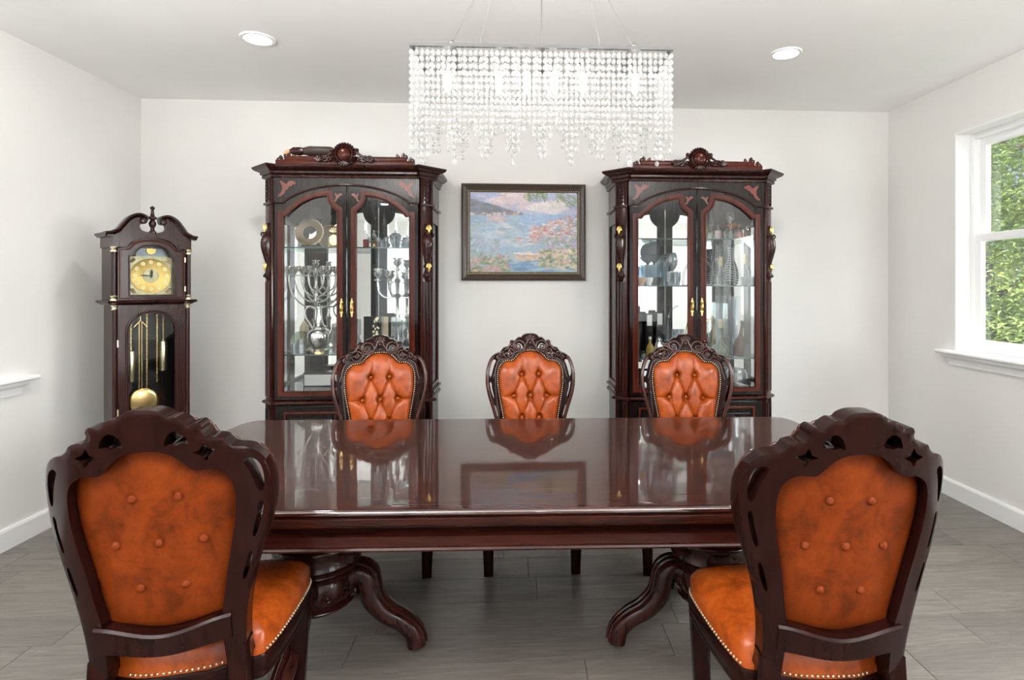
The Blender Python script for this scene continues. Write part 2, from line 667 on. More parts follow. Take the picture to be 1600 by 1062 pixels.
# rear half of the room, behind the camera
RW = [(-2.9, -0.9), (0.9, 2.9)]  # rear window openings, added unseen to give soft light from behind
mb = MB()
mb.box(XL2, YR - T, 0, XR2, YR, 0.45)
mb.box(XL2, YR - T, 2.35, XR2, YR, H)
for a, b in ((XL2, -2.9), (-0.9, 0.9), (2.9, XR2)): mb.box(a, YR - T, 0.45, b, YR, 2.35)
struct('wall_rear', mb, M['wall'])
struct('wall_rear_left', MB().box(XL2 - T, YR, 0, XL2, YJ, H).box(XL2, YJ, 0, XL - T, YJ + 0.12, H), M['wall'])
mb = wall_x(XR2, XR2 + T, YR, YJ, (-3.1, -1.5, 0.8, 2.3)).box(XR + T, YJ, 0, XR2, YJ + 0.12, H)
struct('wall_rear_right', mb, M['wall'])
struct('ceiling', MB().box(XL - T, YJ, H, XR + T, YB + T, H + 0.15).box(XL2, YR - T, H, XR2, YJ, H + 0.15), M['ceiling'])['label'] = 'flat white ceiling'

# floor: dark sub-floor with boards laid on it
fl = struct('floor', MB().box(XL - 0.02, YJ, -0.10, XR + 0.02, YB + 0.02, -0.006).box(XL2, YR, -0.10, XR2, YJ, -0.006), M['groove'])
fl['label'] = 'grey brown wood board floor'
rng = random.Random(4)
PW = 0.197
edges = [YB]
y = 2.07 + PW * 10
while y > YR:
    if y < YB: edges.append(y)
    y -= PW
nboard = 0
rest = MB()
for k in range(len(edges) - 1):
    y1, y0 = edges[k], edges[k + 1]
    front = y0 > YJ - 0.02
    xa, xb = (XL, XR) if front else (XL2, XR2)
    x = xa - rng.uniform(0.1, 1.15)
    if abs((y0 + y1) / 2 - 2.17) < 0.1: x = 1.80 - 1.22 * 4
    if abs((y0 + y1) / 2 - 1.97) < 0.1: x = 1.46 - 1.22 * 4
    while x < xb:
        p0, p1 = max(x, xa), min(x + 1.22, xb)
        x += 1.22
        if p1 - p0 < 0.03: continue
        L = p1 - p0
        g = 0.0010
        if y0 > 0.2:
            ob = MB().box(-L / 2 + g, -(y1 - y0) / 2 + g, -0.008, L / 2 - g, (y1 - y0) / 2 - g, 0.0, 0.0012)\
                .build('floor_board', M['floor'], fl, 0, ((p0 + p1) / 2, (y0 + y1) / 2, 0.0))
            nboard += 1
        else:
            rest.box(p0 + g, y0 + g, -0.008, p1 - g, y1 - g, 0.0)
tag(rest.build('floor_board', M['floor'], fl, 0), kind='stuff')


# skirting
def skirt(name, path, label):
    prof = [(0, 0.0), (0.016, 0.0), (0.016, 0.098), (0.011, 0.110), (0.0, 0.112)]
    o = struct(name, MB().sweep(path, [(-a, z) for a, z in prof], cap_top=False, cap_bot=False), M['trim'])
    o['label'] = label


skirt('baseboard_left', [(XL, YB - 0.017), (XL, YJ)][::-1][::-1], 'white baseboard along the left wall')
skirt('baseboard_back', [(XR, YB), (XL, YB)], 'white baseboard along the back wall')
skirt('baseboard_right', [(XR, GD[1]), (XR, YB - 0.017)], 'white baseboard along the right wall')


# windows
def window(n, x, side, win, label, sill_end):
    """double-hung unit in a side wall; side=+1 right wall, -1 left wall"""
    a, b, c, d = win
    w = empty('window_%d' % n, (x, (a + b) / 2, c))
    w['kind'] = 'structure'
    w['label'] = label
    cyw = (a + b) / 2

    def bx(mb, dx0, y0, z0, dx1, y1, z1, bev=0.0):
        xs = sorted((side * dx0, side * dx1))
        return mb.box(xs[0], y0 - cyw, z0 - c, xs[1], y1 - cyw, z1 - c, bev)
    # jamb liner, flush with the wall face
    for nm, y0, y1, z0, z1 in (('jamb', a + 0.0005, a + 0.014, c, d - 0.0005), ('jamb', b - 0.014, b - 0.0005, c, d - 0.0005), ('head_jamb', a + 0.014, b - 0.014, d - 0.014, d - 0.0005)):
        bx(MB(), -0.004, y0, z0, 0.094, y1, z1, 0.002).build(nm, M['trim'], w, 0)
    # outer vinyl frame
    f = MB()
    for y0, y1, z0, z1 in ((a + 0.001, a + 0.045, c, d - 0.001), (b - 0.045, b - 0.001, c, d - 0.001), (a + 0.045, b - 0.045, d - 0.05, d - 0.001), (a + 0.045, b - 0.045, c, c + 0.035)):
        bx(f, 0.095, y0, z0, 0.165, y1, z1, 0.003)
    f.build('window_frame', M['vinyl'], w, 0)
    zm = c + (d - c) * 0.505
    for nm, z0, z1, x0 in (('upper_sash', zm - 0.005, d - 0.048, 0.135), ('lower_sash', c + 0.033, zm + 0.042, 0.100)):
        s = MB()
        y0, y1 = a + 0.043, b - 0.043
        t = 0.048
        for q in ((y0, y0 + t, z0, z1), (y1 - t, y1, z0, z1), (y0 + t, y1 - t, z1 - t, z1), (y0 + t, y1 - t, z0, z0 + t)):
            bx(s, x0, q[0], q[2], x0 + 0.032, q[1], q[3], 0.004)
        so = s.build(nm, M['vinyl'], w, 0)
        bx(MB(), x0 + 0.013, y0 + t, z0 + t, x0 + 0.017, y1 - t, z1 - t).build('pane', M['pane'], so, 0)
    # stool and apron
    prof = [(-0.10, 0.006), (0.045, 0.006), (0.058, 0.0), (0.060, -0.010), (0.052, -0.018), (-0.10, -0.018)]
    mb = MB()
    ya, yb2 = a - 0.13, sill_end
    for y0 in (ya, yb2): pass
    ring = lambda yy: [(-side * p, yy - cyw, z) for p, z in prof]
    mb.loft([ring(ya), ring(a), ring(b), ring(yb2)])
    mb.v = [v if not ((v[1] < a - cyw - 0.01 or v[1] > b - cyw + 0.01) and side * v[0] > 0) else (0.0, v[1], v[2]) for v in mb.v]
    mb.build('window_sill', M['trim'], w, 30)
    prof2 = [(0.0, -0.018), (0.040, -0.018), (0.036, -0.036), (0.020, -0.052), (0.014, -0.075), (0.014, -0.088), (0.0, -0.088)]
    ring2 = lambda yy, k: [(-side * p, yy - cyw + k * (0.04 - p), z) for p, z in prof2]
    MB().loft([ring2(ya + 0.04, 1), ring2(yb2 - 0.04, -1)]).build('apron', M['trim'], w, 30)
    return w


window(1, XR, 1, W1, 'white double-hung window looking out on green trees', 3.600)
window(2, XL, -1, W2, 'left wall window, only the end of its white sill in view', 3.245)
for k, (a, b) in enumerate(RW):
    w = empty('window_%d' % (3 + k), ((a + b) / 2, YR, 0.45))
    w['kind'] = 'structure'
    f = MB()
    hw = (b - a) / 2
    for x0, x1, z0, z1 in ((-hw, -hw + 0.06, 0, 1.9), (hw - 0.06, hw, 0, 1.9), (-hw, hw, 0, 0.06), (-hw, hw, 1.84, 1.9), (-0.04, 0.04, 0, 1.9)):
        f.box(x0, -0.13, z0, x1, 0.01, z1)
    f.build('window_frame', M['vinyl'], w, 0)
    for s in (-1, 1):
        MB().box(min(s * 0.04, s * (hw - 0.06)), -0.125, 0.06, max(s * 0.04, s * (hw - 0.06)), -0.12, 1.84).build('pane', M['pane'], w, 0)

dr = empty('door_1', (XR, (GD[0] + GD[1]) / 2, 0))
dr['kind'] = 'structure'
dr['label'] = 'glazed sliding door further along the right wall'
f = MB()
for y0, y1_, z0, z1_ in ((-0.75, -0.67, 0, 2.08), (0.67, 0.75, 0, 2.08), (-0.04, 0.04, 0.08, 2.0), (-0.67, 0.67, 2.0, 2.08), (-0.67, 0.67, 0, 0.08)):
    f.box(0.03, y0, z0, 0.11, y1_, z1_)
f.build('door_frame', M['vinyl'], dr, 0)
for y0, y1_ in ((-0.67, -0.04), (0.04, 0.67)): MB().box(0.068, y0, 0.08, 0.072, y1_, 2.0).build('pane', M['pane'], dr, 0)

# ventilation grille on the rear wall, seen in the cabinet mirror
g = empty('air_grille', (2.35 + 0.95, YR + 0.001, 2.42))
tag(g, 'white slatted air return grille high on the rear wall', 'grille')
MB().box(-0.26, 0, -0.14, 0.26, 0.012, 0.14, 0.003).build('frame', M['trim'], g, 0)
for i in range(14):
    MB().box(-0.215 + i * 0.033 - 0.006, 0.008, -0.10, -0.215 + i * 0.033 + 0.006, 0.018, 0.10).build('slat', M['trim'], g, 0)


# recessed ceiling lights
def downlight(x, y, watts, label):
    d = empty('recessed_light', (x, y, H))
    tag(d, label, 'ceiling light', 'recessed lights in the ceiling')
    MB().lathe([(0.088, 0.002), (0.088, -0.004), (0.084, -0.008), (0.070, -0.008), (0.062, -0.002), (0.062, 0.002)], n=40).build('trim_ring', M['trim'], d, 30)
    MB().lathe([(0.0, -0.004), (0.045, -0.0045), (0.062, -0.003)], n=32, close=False).build('lens', M['lens'], d, 40)
    l = bpy.data.lights.new('recessed_light_lamp', 'AREA')
    l.shape = 'DISK'
    l.size = 0.13
    l.energy = watts
    l.color = (1.0, 0.98, 0.95)
    lo = bpy.data.objects.new('lamp', l)
    COL.objects.link(lo)
    lo.parent = d
    lo.location = (0, 0, -0.012)
    return d


DLW = 5.5
downlight(-1.398, 3.103, DLW, 'round white recessed light above the left cabinet')
downlight(1.516, 3.126, DLW * 0.8, 'round white recessed light above the right cabinet')
downlight(-1.398, 0.95, DLW, 'round recessed light behind the camera, left row')  # this and the following are added, unseen, to help light the room
downlight(1.516, 0.95, DLW, 'round recessed light behind the camera, right row')
downlight(-2.2, -1.9, DLW, 'round recessed light in the rear half, left')
downlight(0.0, -1.9, DLW, 'round recessed light in the rear half, middle')
downlight(2.2, -1.9, DLW, 'round recessed light in the rear half, right')


# ================================================================== OUTSIDE
def leaf_mat(name, c0, c1, c2):
    m, nt, b = mat(name)
    g_ = nt.nodes.new('ShaderNodeNewGeometry')
    f = noise(nt, g_.outputs['Position'], 2.3, 6, 0.75)
    nt.links.new(ramp(nt, f, [(0.32, c0), (0.5, c1), (0.68, c2)]), b.inputs['Base Color'])
    setp(b, Roughness=0.5)
    b.inputs['Transmission Weight'].default_value = 0.0
    return m


M['leafa'] = leaf_mat('green_leaves', (0.13, 0.24, 0.05), (0.34, 0.46, 0.12), (0.66, 0.66, 0.24))
M['leafb'] = leaf_mat('yellow_green_leaves', (0.22, 0.36, 0.06), (0.52, 0.60, 0.13), (0.78, 0.74, 0.24))
M['bark'] = paint('grey_brown_bark', (0.16, 0.125, 0.10), 0.9, 0.2)
M['grass'] = paint('lawn', (0.10, 0.12, 0.07), 0.9, 0.25)
gr = struct('ground', MB().box(-30, -30, -0.6, 40, 40, -0.35), M['grass'])
gr['label'] = 'lawn outside the house'


def tree(x, y, hgt, rad, zc, n, m, seed, label):
    r_ = random.Random(seed)
    t = empty('broadleaf_tree', (x, y, -0.35))
    tag(t, label, 'tree', 'trees outside the window')
    MB().tube([(0, 0, 0), (0.05, 0.02, hgt * 0.3), (-0.03, 0.05, hgt * 0.6), (0.02, 0, hgt * 0.92)], [0.14, 0.11, 0.07, 0.02], 8).build('trunk', M['bark'], t)
    for k in range(9):
        a = k * 2.4 + r_.uniform(-0.3, 0.3)
        z0 = hgt * (0.22 + 0.07 * k)
        L = rad * r_.uniform(0.6, 0.9)
        MB().tube([(0, 0, z0), (L * 0.5 * math.cos(a), L * 0.5 * math.sin(a), z0 + 0.3), (L * math.cos(a), L * math.sin(a), z0 + 0.75)], [0.045, 0.03, 0.01], 6).build('branch', M['bark'], t)
    vs_, fs = [], []
    cl = []
    for k in range(120):
        while True:
            p = Vector((r_.uniform(-1, 1), r_.uniform(-1, 1), r_.uniform(-1, 1)))
            if 0.35 < p.length < 1: break
        cl.append((p, r_.uniform(0.14, 0.27)))
    for k in range(n):
        c, rr = r_.choice(cl)
        d = Vector((r_.gauss(0, 1), r_.gauss(0, 1), r_.gauss(0, 1))).normalized() * rr * r_.uniform(0.5, 1.0)
        p = c + d
        p = Vector((p.x * rad, p.y * rad, zc + p.z * (hgt - zc)))
        s = r_.uniform(0.022, 0.046)
        q = Matrix.Rotation(r_.uniform(0, 2 * PI), 3, 'Z') @ Matrix.Rotation(r_.uniform(-1.0, 1.0), 3, 'X') @ Matrix.Rotation(r_.uniform(-0.8, 0.8), 3, 'Y')
        b = len(vs_)
        for l in ((-s, 0, 0), (0, -s * 0.5, 0.01), (s * 1.1, 0, -0.01), (0, s * 0.5, 0.01)):
            vs_.append(tuple(p + q @ Vector(l)))
        fs.append((b, b + 1, b + 2, b + 3))
    fo = MB().add(vs_, fs).build('foliage', m, t, 0)
    fo['kind'] = 'stuff'


tree(6.0, 6.9, 4.2, 1.45, 2.0, 30000, M['leafa'], 1, 'dense green tree nearest the window')
tree(9.2, 8.3, 3.9, 1.60, 1.9, 22000, M['leafb'], 2, 'yellowish green tree at the right edge of the window')
tree(8.6, 11.8, 5.4, 1.75, 2.8, 20000, M['leafa'], 3, 'tall green tree further away behind the others')
tree(12.6, 10.6, 5.0, 1.60, 2.4, 16000, M['leafb'], 5, 'pale green tree farthest from the house')

# ================================================================== DINING TABLE
def table():
    t = empty('dining_table', (-0.008, 2.166, 0), R(-1.65))
    t.scale = (1.049, 1.049, 0.961)
    tag(t, 'long polished mahogany double pedestal dining table', 'table')
    hl, hw = 1.232, 0.525
    q = []
    # quarter outline: bowed end, eased corner, straight long side
    for k in range(7):
        yy = hw * 0.80 * k / 6
        q.append((hl + 0.022 * (1 - (yy / (hw * 0.80)) ** 2), yy))
    for k in range(1, 10):
        a = PI / 2 * k / 9
        q.append((hl - 0.065 + 0.065 * math.cos(a), hw * 0.80 + hw * 0.20 * math.sin(a)))


    right = [(x, -y) for x, y in reversed(q[1:])] + q
    left = [(-x, y) for x, y in reversed(right)]
    out = right + left
    # smooth hollow where the corner meets the long side
    top = [(-0.020, 0.7525), (-0.003, 0.7530), (0.0015, 0.757), (0.0015, 0.763), (-0.003, 0.7685), (-0.008, 0.7698), (-0.012, 0.770), (-0.040, 0.770)]
    o = MB().sweep(out, top, closed=True)
    o.build('tabletop', M['tabletop'], t, 40)
    edge = [(-0.10, 0.622), (-0.052, 0.622), (-0.046, 0.6245), (-0.044, 0.630), (-0.048, 0.635), (-0.056, 0.637), (-0.057, 0.642),
            (-0.056, 0.666), (-0.066, 0.670), (-0.082, 0.682), (-0.072, 0.693), (-0.046, 0.698), (-0.030, 0.704), (-0.017, 0.714), (-0.010, 0.727),
            (-0.008, 0.741), (-0.012, 0.7465), (-0.016, 0.748), (-0.0165, 0.7525)]
    MB().sweep(out, edge, closed=True).build('apron', M['tableedge'], t, 35)
    # carved brackets hanging at the apron ends
    for sx in (-1, 1):
        for sy in (-1, 1):
            c = MB()
            bx, by = sx * 1.185, sy * 0.36
            for k, (r0, dz, dy) in enumerate(((0.026, 0.685, 0.0), (0.020, 0.665, 0.05), (0.017, 0.668, -0.045))):
                sp = spiral(by + dy, dz, r0, 0.004, 90, 1.4 * sy, 26)
                c.tube([(bx + sx * 0.012 * (1 - i / 26), a, b) for i, (a, b) in enumerate(sp)], [0.009 - 0.004 * i / 26 for i in range(27)], 6)
            c.tube([(bx, by - 0.10, 0.665), (bx + sx * 0.012, by - 0.05, 0.650), (bx + sx * 0.012, by + 0.05, 0.650), (bx, by + 0.10, 0.665)], [0.006, 0.010, 0.010, 0.006], 6)
            tag(c.build('carved_bracket', M['ebony'], t, 50), 'dark carved scroll ornament')
    for sx in (-1, 1):
        px = sx * 0.72
        prof = [(0.0, 0.150), (0.030, 0.152), (0.055, 0.160), (0.085, 0.172), (0.110, 0.186), (0.124, 0.196), (0.130, 0.204), (0.126, 0.212), (0.118, 0.216),
                (0.124, 0.224), (0.134, 0.250), (0.138, 0.275), (0.136, 0.298), (0.130, 0.312), (0.138, 0.317), (0.144, 0.323), (0.140, 0.330),
                (0.134, 0.334), (0.142, 0.339), (0.149, 0.346), (0.146, 0.354), (0.140, 0.358), (0.148, 0.364), (0.154, 0.371), (0.152, 0.380),
                (0.150, 0.384), (0.152, 0.420), (0.158, 0.428), (0.162, 0.437), (0.160, 0.447), (0.150, 0.454), (0.120, 0.466), (0.100, 0.490),
                (0.094, 0.530), (0.104, 0.565), (0.130, 0.585), (0.150, 0.598), (0.155, 0.615), (0.150, 0.632)]
        pd = MB().lathe(prof, (px, 0, 0), 48, flute=lambda a, z: 0.016 * math.sin(a * 14) if 0.224 < z < 0.312 else (0.010 * math.sin(a * 30) if 0.335 < z < 0.36 else 0)).build('pedestal', M['mahogany'], t, 50)
        # acanthus scrolls on the urn
        c = MB()
        for k in range(8):
            a0 = 2 * PI * (k + 0.5) / 8
            for s2 in (-1, 1):
                sp = spiral(0.026 * s2, 0.262, 0.022, 0.004, 90, 1.3 * s2, 20)
                c.tube([(px + (0.136) * math.cos(a0 + u / 0.136), 0.136 * math.sin(a0 + u / 0.136), z) for u, z in sp], [0.0055 - 0.0025 * i / 20 for i in range(21)], 5)
        tag(c.build('carving', M['mahogany'], pd, 50), kind='stuff')
        for k in range(4):
            a = k * PI / 2
            # cabriole leg: knee high against the urn, sweeping down to a scrolled foot
            path = catmull([(0.100, 0.268), (0.135, 0.305), (0.172, 0.296), (0.186, 0.240), (0.205, 0.190), (0.250, 0.142), (0.305, 0.108), (0.345, 0.066), (0.357, 0.012)], 5)
            n = len(path)
            rings = []
            for i, (r, z) in enumerate(path):
                tt = i / (n - 1)
                rr = 0.046 - 0.012 * tt
                wd = 0.052 - 0.017 * tt
                p0, p1 = path[max(i - 1, 0)], path[min(i + 1, n - 1)]
                tx, tz = p1[0] - p0[0], p1[1] - p0[1]
                L = math.hypot(tx, tz)
                nx, nz = -tz / L, tx / L
                ring = []
                for j in range(20):
                    b = 2 * PI * j / 20
                    cb, sb = math.cos(b), math.sin(b)
                    fl_ = 1.0 - 0.13 * (1 if (cb > 0.2 and int((sb + 1) * 3.5) % 2 == 1) else 0)
                    u = math.copysign(abs(cb) ** 0.8, cb) * rr * fl_
                    w = math.copysign(abs(sb) ** 0.8, sb) * wd
                    rr_ = r + nx * u
                    zz = max(z + nz * u, 0.0005)
                    ring.append((px + rr_ * math.cos(a) - w * math.sin(a), rr_ * math.sin(a) + w * math.cos(a), zz))
                rings.append(ring)
            lg = MB().loft(rings)
            for w0 in (-0.021, 0.0, 0.021):
                pp = []
                for i in range(3, n - 1):
                    r, z = path[i]
                    p0, p1 = path[i - 1], path[i + 1]
                    tx, tz = p1[0] - p0[0], p1[1] - p0[1]
                    L = math.hypot(tx, tz)
                    tt = i / (n - 1)
                    k2 = 0.046 - 0.012 * tt - (0.006 if w0 else 0.0)
                    rr_, zz = r - tz / L * -1 * -k2, z + tx / L * k2
                    rr_ = r + (-tz / L) * k2
                    w = w0 * (1 - 0.35 * tt)
                    pp.append((px + rr_ * math.cos(a) - w * math.sin(a), rr_ * math.sin(a) + w * math.cos(a), max(zz, 0.004)))
                lg.tube(pp, [0.0085 - 0.003 * i / len(pp) for i in range(len(pp))], 7)
            lg.build('leg', M['mahogany'], t, 50)
    return t


TABLE = table()

# ================================================================== DINING CHAIRS
ZT = 1.10


def chair_proto():
    ch = empty('dining_chair')

    def yb(z): return -0.225 - 0.20 * (z - 0.48)

    def P(x, z, d):
        a = abs(x)
        return (x, yb(z) + 0.75 * x * x + (3.6 * (a - 0.15) ** 2 if a > 0.15 else 0.0) + d, z)
    half = [(0.0, 0.0), (0.022, 0.001), (0.042, 0.009), (0.052, 0.020), (0.066, 0.020), (0.080, 0.030), (0.090, 0.041), (0.098, 0.038), (0.110, 0.037), (0.117, 0.047),
            (0.116, 0.058), (0.126, 0.074), (0.140, 0.074), (0.156, 0.080), (0.164, 0.092), (0.176, 0.103), (0.198, 0.109), (0.218, 0.124), (0.234, 0.150), (0.244, 0.186),
            (0.2475, 0.225), (0.245, 0.275), (0.234, 0.330), (0.218, 0.385), (0.202, 0.440), (0.190, 0.495), (0.182, 0.545), (0.177, 0.600), (0.176, 0.650), (0.180, 0.690)]
    half = catmull(half, 3)
    outer_r = [(x, ZT - d) for x, d in half]
    ihalf = [(0.0, 0.097), (0.030, 0.100), (0.055, 0.111), (0.074, 0.128), (0.088, 0.144), (0.098, 0.152), (0.112, 0.153), (0.132, 0.153), (0.150, 0.161), (0.165, 0.178),
             (0.173, 0.203), (0.175, 0.240), (0.172, 0.285), (0.165, 0.330), (0.156, 0.380), (0.147, 0.430), (0.140, 0.480), (0.134, 0.515), (0.129, 0.553)]
    ihalf = catmull(ihalf, 3)
    inner_r = [(x, ZT - d) for x, d in ihalf] + [(0.129, 0.50), (0.131, 0.45), (0.133, 0.41)]
    outer = list(reversed(outer_r)) + mirror_x(outer_r)[1:]                 # right bottom -> top -> left bottom
    inner = mirror_x(inner_r)[::-1] + inner_r[1:]                           # left bottom -> top -> right bottom
    outline = outer + inner
    holes = []
    for s in (-1, 1):
        for h in ([(0.041, 0.087), (0.048, 0.064), (0.064, 0.052), (0.081, 0.061), (0.090, 0.084), (0.077, 0.083), (0.066, 0.087), (0.053, 0.083)],
                  [(0.098, 0.108), (0.111, 0.102), (0.118, 0.086), (0.127, 0.099), (0.144, 0.108), (0.130, 0.115), (0.124, 0.130), (0.113, 0.117)],
                  [(0.194, 0.146), (0.204, 0.138), (0.219, 0.149), (0.228, 0.172), (0.231, 0.205), (0.228, 0.232), (0.219, 0.230), (0.212, 0.202), (0.204, 0.172)],
                  [(0.221, 0.258), (0.227, 0.268), (0.2225, 0.300), (0.214, 0.333), (0.207, 0.350), (0.202, 0.342), (0.207, 0.318), (0.214, 0.288), (0.215, 0.270)],
                  [(0.196, 0.385), (0.201, 0.392), (0.194, 0.425), (0.184, 0.456), (0.178, 0.450), (0.185, 0.420), (0.191, 0.398)]):
            hh = catmull(h, 3, True)
            holes.append([(s * x, ZT - d) for x, d in hh])
    crest_hi = lambda X, Z: 0.006 * np.clip((Z - 0.93) / 0.1, 0, 1)

    def rel(X, Z):
        de = segdist(X, Z, outer, False)
        di = segdist(X, Z, inner, False)
        return 0.004 * np.exp(-((de - 0.011) / 0.006) ** 2) + 0.004 * np.exp(-((di - 0.009) / 0.006) ** 2) + crest_hi(X, Z) - 0.004 * np.exp(-(de / 0.004) ** 2)

    def relb(X, Z):
        de = segdist(X, Z, outer, False)
        return -0.004 * np.exp(-(de / 0.004) ** 2)
    fr = MB()
    fr.plate(outline, holes, -0.044, 0.014, P, 0.0085, rel, relb)
    bf = fr.build('back_frame', M['chairwood'], ch, 40)
    # carving on the front of the crest and stiles
    c = MB()
    d0 = 0.022

    def scroll(pts, r0, r1, d=d0):
        n = len(pts)
        c.tube([P(x, z, d + crest_hi(x, z)) for x, z in pts], [r0 + (r1 - r0) * i / (n - 1) for i in range(n)], 8)
    for s in (-1, 1):
        def S(pts): return [(s * x, ZT - d) for x, d in pts]
        def SP(cx, cd, r0, r1, a0, tn, n=22):
            return [(s * x, z) for x, z in spiral(cx, ZT - cd, r0, r1, a0, tn, n)]
        scroll(SP(0.066, 0.070, 0.036, 0.029, 250, -1.05), 0.0065, 0.0045)
        scroll(SP(0.070, 0.070, 0.021, 0.004, 40, -1.6, 24), 0.0058, 0.0035)
        scroll(S([(0.030, 0.070), (0.018, 0.050), (0.012, 0.028), (0.022, 0.012)]), 0.006, 0.003)
        scroll(S(catmull([(0.036, 0.082), (0.055, 0.090), (0.080, 0.100), (0.095, 0.118), (0.100, 0.138)], 4)), 0.0065, 0.003)
        scroll(SP(0.103, 0.056, 0.014, 0.003, 250, 1.2, 16), 0.006, 0.003)
        scroll(S(catmull([(0.118, 0.062), (0.128, 0.078), (0.142, 0.084), (0.154, 0.086)], 4)), 0.006, 0.003)
        scroll(SP(0.121, 0.108, 0.029, 0.026, 40, 0.9), 0.0050, 0.0035)
        scroll(SP(0.112, 0.138, 0.011, 0.003, 60, 1.3, 14), 0.0048, 0.0028)
        scroll(SP(0.123, 0.106, 0.014, 0.003, 100, 1.4, 16), 0.0052, 0.0032)
        scroll(SP(0.160, 0.112, 0.016, 0.003, 130, -1.3, 18), 0.0055, 0.0028)
        scroll(S(catmull([(0.150, 0.136), (0.168, 0.142), (0.183, 0.155), (0.191, 0.178), (0.197, 0.205), (0.206, 0.236)], 4)), 0.0055, 0.0028, 0.014)
        scroll(SP(0.180, 0.128, 0.012, 0.002, 100, -1.2, 14), 0.005, 0.0025)
        for k in range(7):
            dd = 0.262 + k * 0.028
            xx = 0.196 - (0.000 + k * 0.0062)
            scroll(SP(xx - 0.004, dd, 0.009, 0.002, 90, (1 if k % 2 else -1) * 1.1, 10), 0.0035, 0.002, 0.012)
        # leaf strokes over the crest
        for k in range(6):
            x0, dd = 0.028 + k * 0.024, 0.100 + 0.004 * k + 0.016 * max(0, k - 2)
            scroll(S([(x0, dd - 0.012), (x0 + 0.006, dd - 0.004), (x0 + 0.016, dd)]), 0.004, 0.0018)
        # rounded outer rail of the stile
        rail = [(x - 0.0095, d) for x, d in half if 0.12 < d < 0.66]
        n = len(rail)
        c.tube([P(s * x, ZT - d, 0.014) for x, d in rail], 0.0100, 8)
    for k in range(7):
        a = R(90 + (k - 3) * 24)
        scroll([(0.006 * math.cos(a), ZT - 0.040 + 0.006 * math.sin(a)), (0.030 * math.cos(a), ZT - 0.037 + 0.032 * math.sin(a))], 0.0028, 0.0058)
    c.sphere(P(0, ZT - 0.050, 0.026), 0.010, 10, 6)
    c.sphere(P(0, ZT - 0.078, 0.022), (0.009, 0.006, 0.009), 8, 6)
    tag(c.build('carving', M['carved'], bf, 75), kind='stuff')
    # lower rail
    rail = MB()
    rings = []
    for k in range(17):
        x = -0.150 + 0.300 * k / 16
        dz = 0.014 * math.cos(x / 0.15 * PI)
        z0, z1 = 0.484 - dz * 0.6, 0.546 - dz
        rings.append([P(x, z0, -0.052), P(x, z0, 0.012), P(x, z1 - 0.006, 0.012), P(x, z1, 0.006), P(x, z1, -0.046), P(x, z1 - 0.006, -0.052)])
    rail.loft(rings)
    rail.build('lower_rail', M['chairwood'], ch, 40)
    # upholstery
    pan_r = [(x, ZT - d) for x, d in ihalf] + [(0.115, 0.538), (0.080, 0.540), (0.0, 0.532)]
    pan = mirror_x(pan_r)[::-1][1:] + pan_r[1:]
    # closed outline (drop duplicates)
    pan = [p for i, p in enumerate(pan) if i == 0 or (abs(p[0] - pan[i - 1][0]) + abs(p[1] - pan[i - 1][1])) > 1e-6]
    pan = offset(pan if area2(pan) > 0 else pan[::-1], 0.004)
    btn = [(-0.048, 0.878), (0.048, 0.878), (-0.092, 0.761), (0.0, 0.761), (0.092, 0.761), (-0.048, 0.645), (0.048, 0.645)]
    creases = [((-0.048, 0.878), (-0.092, 0.761)), ((-0.048, 0.878), (0, 0.761)), ((0.048, 0.878), (0, 0.761)), ((0.048, 0.878), (0.092, 0.761)),
               ((-0.092, 0.761), (-0.048, 0.645)), ((0, 0.761), (-0.048, 0.645)), ((0, 0.761), (0.048, 0.645)), ((0.092, 0.761), (0.048, 0.645)),
               ((-0.092, 0.761), (-0.17, 0.758)), ((0.092, 0.761), (0.17, 0.758)), ((-0.048, 0.878), (-0.046, 1.0)), ((0.048, 0.878), (0.046, 1.0)),
               ((-0.048, 0.645), (-0.085, 0.57)), ((-0.048, 0.645), (-0.02, 0.56)), ((0.048, 0.645), (0.085, 0.57)), ((0.048, 0.645), (0.02, 0.56))]

    def tuft(X, Z):
        de = segdist(X, Z, pan)
        h = 0.034 * (1 - np.exp(-de / 0.022))
        for a, b in creases:
            dc = segdist(X, Z, [a, b], False)
            h = h - 0.0085 * np.exp(-(dc / 0.0050) ** 2) * (1 - np.exp(-de / 0.03)) - 0.005 * np.exp(-(dc / 0.017) ** 2) * (1 - np.exp(-de / 0.03))
        for (bx, bz) in btn:
            r2 = (X - bx) ** 2 + (Z - bz) ** 2
            h = h - 0.018 * np.exp(-r2 / 0.017 ** 2)
        return np.maximum(h, 0.0)
    cu = MB().plate(pan, [], -0.002, 0.010, P, 0.0046, tuft).build('back_cushion', M['leather'], ch, 60)
    bme = MB().sphere((0, 0, 0), (0.0095, 0.006, 0.0095), 12, 7).mesh('button', M['leather'])
    for (bx, bz) in btn:
        p = P(bx, bz, 0.010 + 0.0225)
        link('button', bme, cu, p)
    # nailheads round the cushion
    nm = MB()
    loop = [p for p in offset(pan, 0.0035)]
    seq = []
    acc = 0.0
    for i in range(len(loop)):
        a, b = Vector(loop[i]), Vector(loop[(i + 1) % len(loop)])
        L = (b - a).length
        while acc < L:
            q = a + (b - a) * (acc / L)
            seq.append((q.x, q.y))
            acc += 0.0112
        acc -= L
    for (x, z) in seq:
        if z < 0.548: continue
        q = P(x, z, 0.0235 + crest_hi(np.array([x]), np.array([z]))[0])
        nm.sphere(q, (0.0036, 0.0030, 0.0036), 6, 4)
    tag(nm.build('nailhead_trim', M['nail'], ch, 60), kind='stuff')

